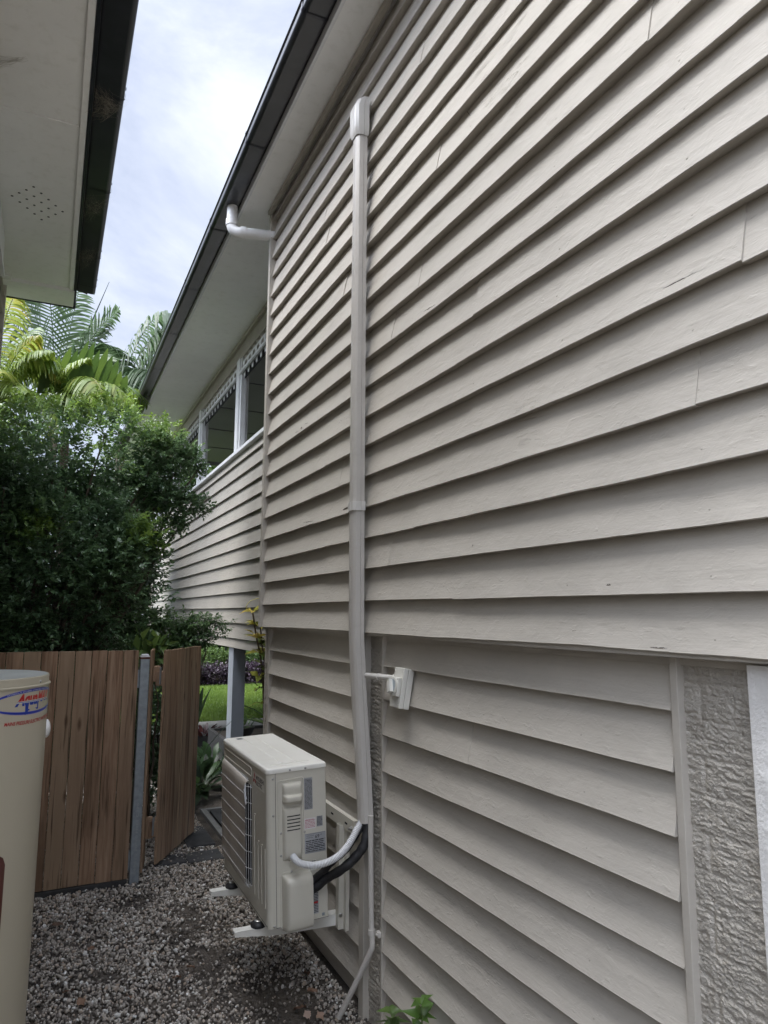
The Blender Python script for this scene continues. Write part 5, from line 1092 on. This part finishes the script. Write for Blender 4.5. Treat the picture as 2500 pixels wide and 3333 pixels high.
for i, (c0, c1, y0, y1, lab) in enumerate([(.93, 1.16, 4.90, 5.10, 'dark paver nearest the air conditioner, right of the gate'), (.72, .925, 4.93, 5.10, 'dark paver touching the foot of the open gate'), (.98, 1.17, 5.22, 5.68, 'dark paver furthest behind the gate')]):
    mb = MB(); mb.box(c0, c1, y0, y1, -.02, .012, .003); tag(mb.build('paver', M_paver, loc=((c0+c1)/2, (y0+y1)/2, 0)), lab, 'paver', 'stepping pavers by the gate')
# small weed by the wall foot
for i, (bx_, by_, h_, lab, sd_) in enumerate([(1.20, 2.235, .30, 'small bright green weed at the foot of the lower wall', 90), (1.20, 2.45, .17, 'low green weed just left of the taller weed at the wall foot', 91)]):
    t = thing('weed', lab, 'weed', (bx_, by_, 0)); g = np.random.default_rng(sd_); Vs, Fs, Ts, off = [], [], [], 0
    mb = MB(); mb.tube([(bx_, by_, -.01), (bx_, by_+.01, h_*.6), (bx_+.004, by_, h_)], .003, 6); mb.build('stem', simple('weed_stem', (.12, .16, .05), .6, bd=0), t)
    for z_, n, L, t_ in ((h_*.45, 4, .085, .35), (h_*.75, 6, .08, .45), (h_*.95, 6, .065, .6), (h_+.03, 4, .05, .75)):
        a = np.linspace(0, 6.28, n, endpoint=False)+g.random()*3; dd = np.stack([np.cos(a), np.sin(a), .5+.2*g.random(n)], 1)
        V, F, T = leaves_arrays(np.tile([bx_, by_, z_], (n, 1)), dd, L, .035, sd_+n, tint=np.full(n, t_), fold=.2, droop=.7); Vs.append(V); Fs.append(F+off); Ts.append(T); off += len(V)
    fast('leaves', np.concatenate(Vs), np.concatenate(Fs), M_garden if i else leaf_mat('weed_leaf', [(0, (.02, .055, .012)), (.5, (.05, .12, .022)), (1, (.13, .22, .045))]), t, smooth=False, attr=np.concatenate(Ts))
# dry twigs on the gravel
g = random.Random(77)
for i in range(9):
    x_, y_ = [(.45, 3.9), (.3, 3.3), (.15, 3.6), (.62, 3.05), (1.0, 3.3), (.85, 3.9), (.5, 2.9), (.9, 2.75), (.35, 4.3)][i]; a = g.random()*6.28; L = .05+.06*g.random()
    mb = MB(); mb.tube([(x_, y_, .012), (x_+.5*L*math.cos(a)+.006, y_+.5*L*math.sin(a), .018), (x_+L*math.cos(a), y_+L*math.sin(a), .013)], [.0018, .0015, .0009], 5)
    tag(mb.build('dry_twig', M_twig, loc=(x_, y_, .01)), ['dry twig lying in the middle of the gravel', 'dry twig near the water heater, closer to the camera', 'dry twig beside the water heater', 'dry twig left of the soil and painted shade under the unit', 'dry twig under the air conditioner near the wall', 'dry twig just in front of the far bracket arm', 'dry twig at the bottom edge of the photo', 'dry twig near the foot of the drain pipe', 'dry twig close to the paling fence and steel post'][i], 'twig', 'dry twigs on the gravel')
# fallen leaves on the gravel
FL = [(.291, 3.865, .4, 'orange fallen leaf in the middle of the gravel'), (.181, 3.497, .3, 'brown fallen leaf near the water heater, further from the camera'), (.227, 3.379, .55, 'orange-tan fallen leaf near the water heater, closer to the camera'), (.411, 3.337, .45, 'rust fallen leaf left of the dark soil patch'), (.15, 4.223, .1, 'long brown curled leaf near the paling fence'), (.617, 3.421, .5, 'tan leaf at the left rim of the dark soil patch'), (.69, 3.488, .6, 'small orange leaf inside the dark soil patch'), (1.04, 2.90, .95, 'pale pink curled leaf under the drain conduit'), (1.03, 2.96, .35, 'brown leaf beside the pale pink curled leaf'), (1.085, 2.87, .8, 'straw-coloured leaf right of the pale pink curled leaf'), (1.15, 3.22, .3, 'brown leaf against the foot of the wall under the unit'), (1.12, 3.06, .5, 'tan leaf by the wall foot, nearest the drain conduit')]
for i, (x_, y_, t_, lab) in enumerate(FL):
    g = np.random.default_rng(200+i); n = 6; V = []; F = []; a = g.random()*6.28; L = .035+.02*g.random(); dx = Vector((math.cos(a), math.sin(a), .15)); s_ = Vector((-math.sin(a), math.cos(a), 0))
    for j in range(n+1):
        u = j/n; c0 = Vector((x_, y_, .018))+dx*L*(u-.5); wd = .32*L*math.sin(math.pi*min(.97, .04+.92*u))*(1+.25*g.normal()); V += [(c0-s_*wd+Vector((0, 0, .010+.006*g.random())))[:], (c0+Vector((0, 0, .006*math.sin(3*u))))[:], (c0+s_*wd+Vector((0, 0, .010*g.random())))[:]]
    o = fast('fallen_leaf', V, [(3*j+k_, 3*j+k_+1, 3*j+k_+4, 3*j+k_+3) for j in range(n) for k_ in (0, 1)], M_dead, loc=(x_, y_, .018), sharp=180, attr=[t_]*len(V)); tag(o, lab, 'leaf', 'fallen leaves on the gravel')
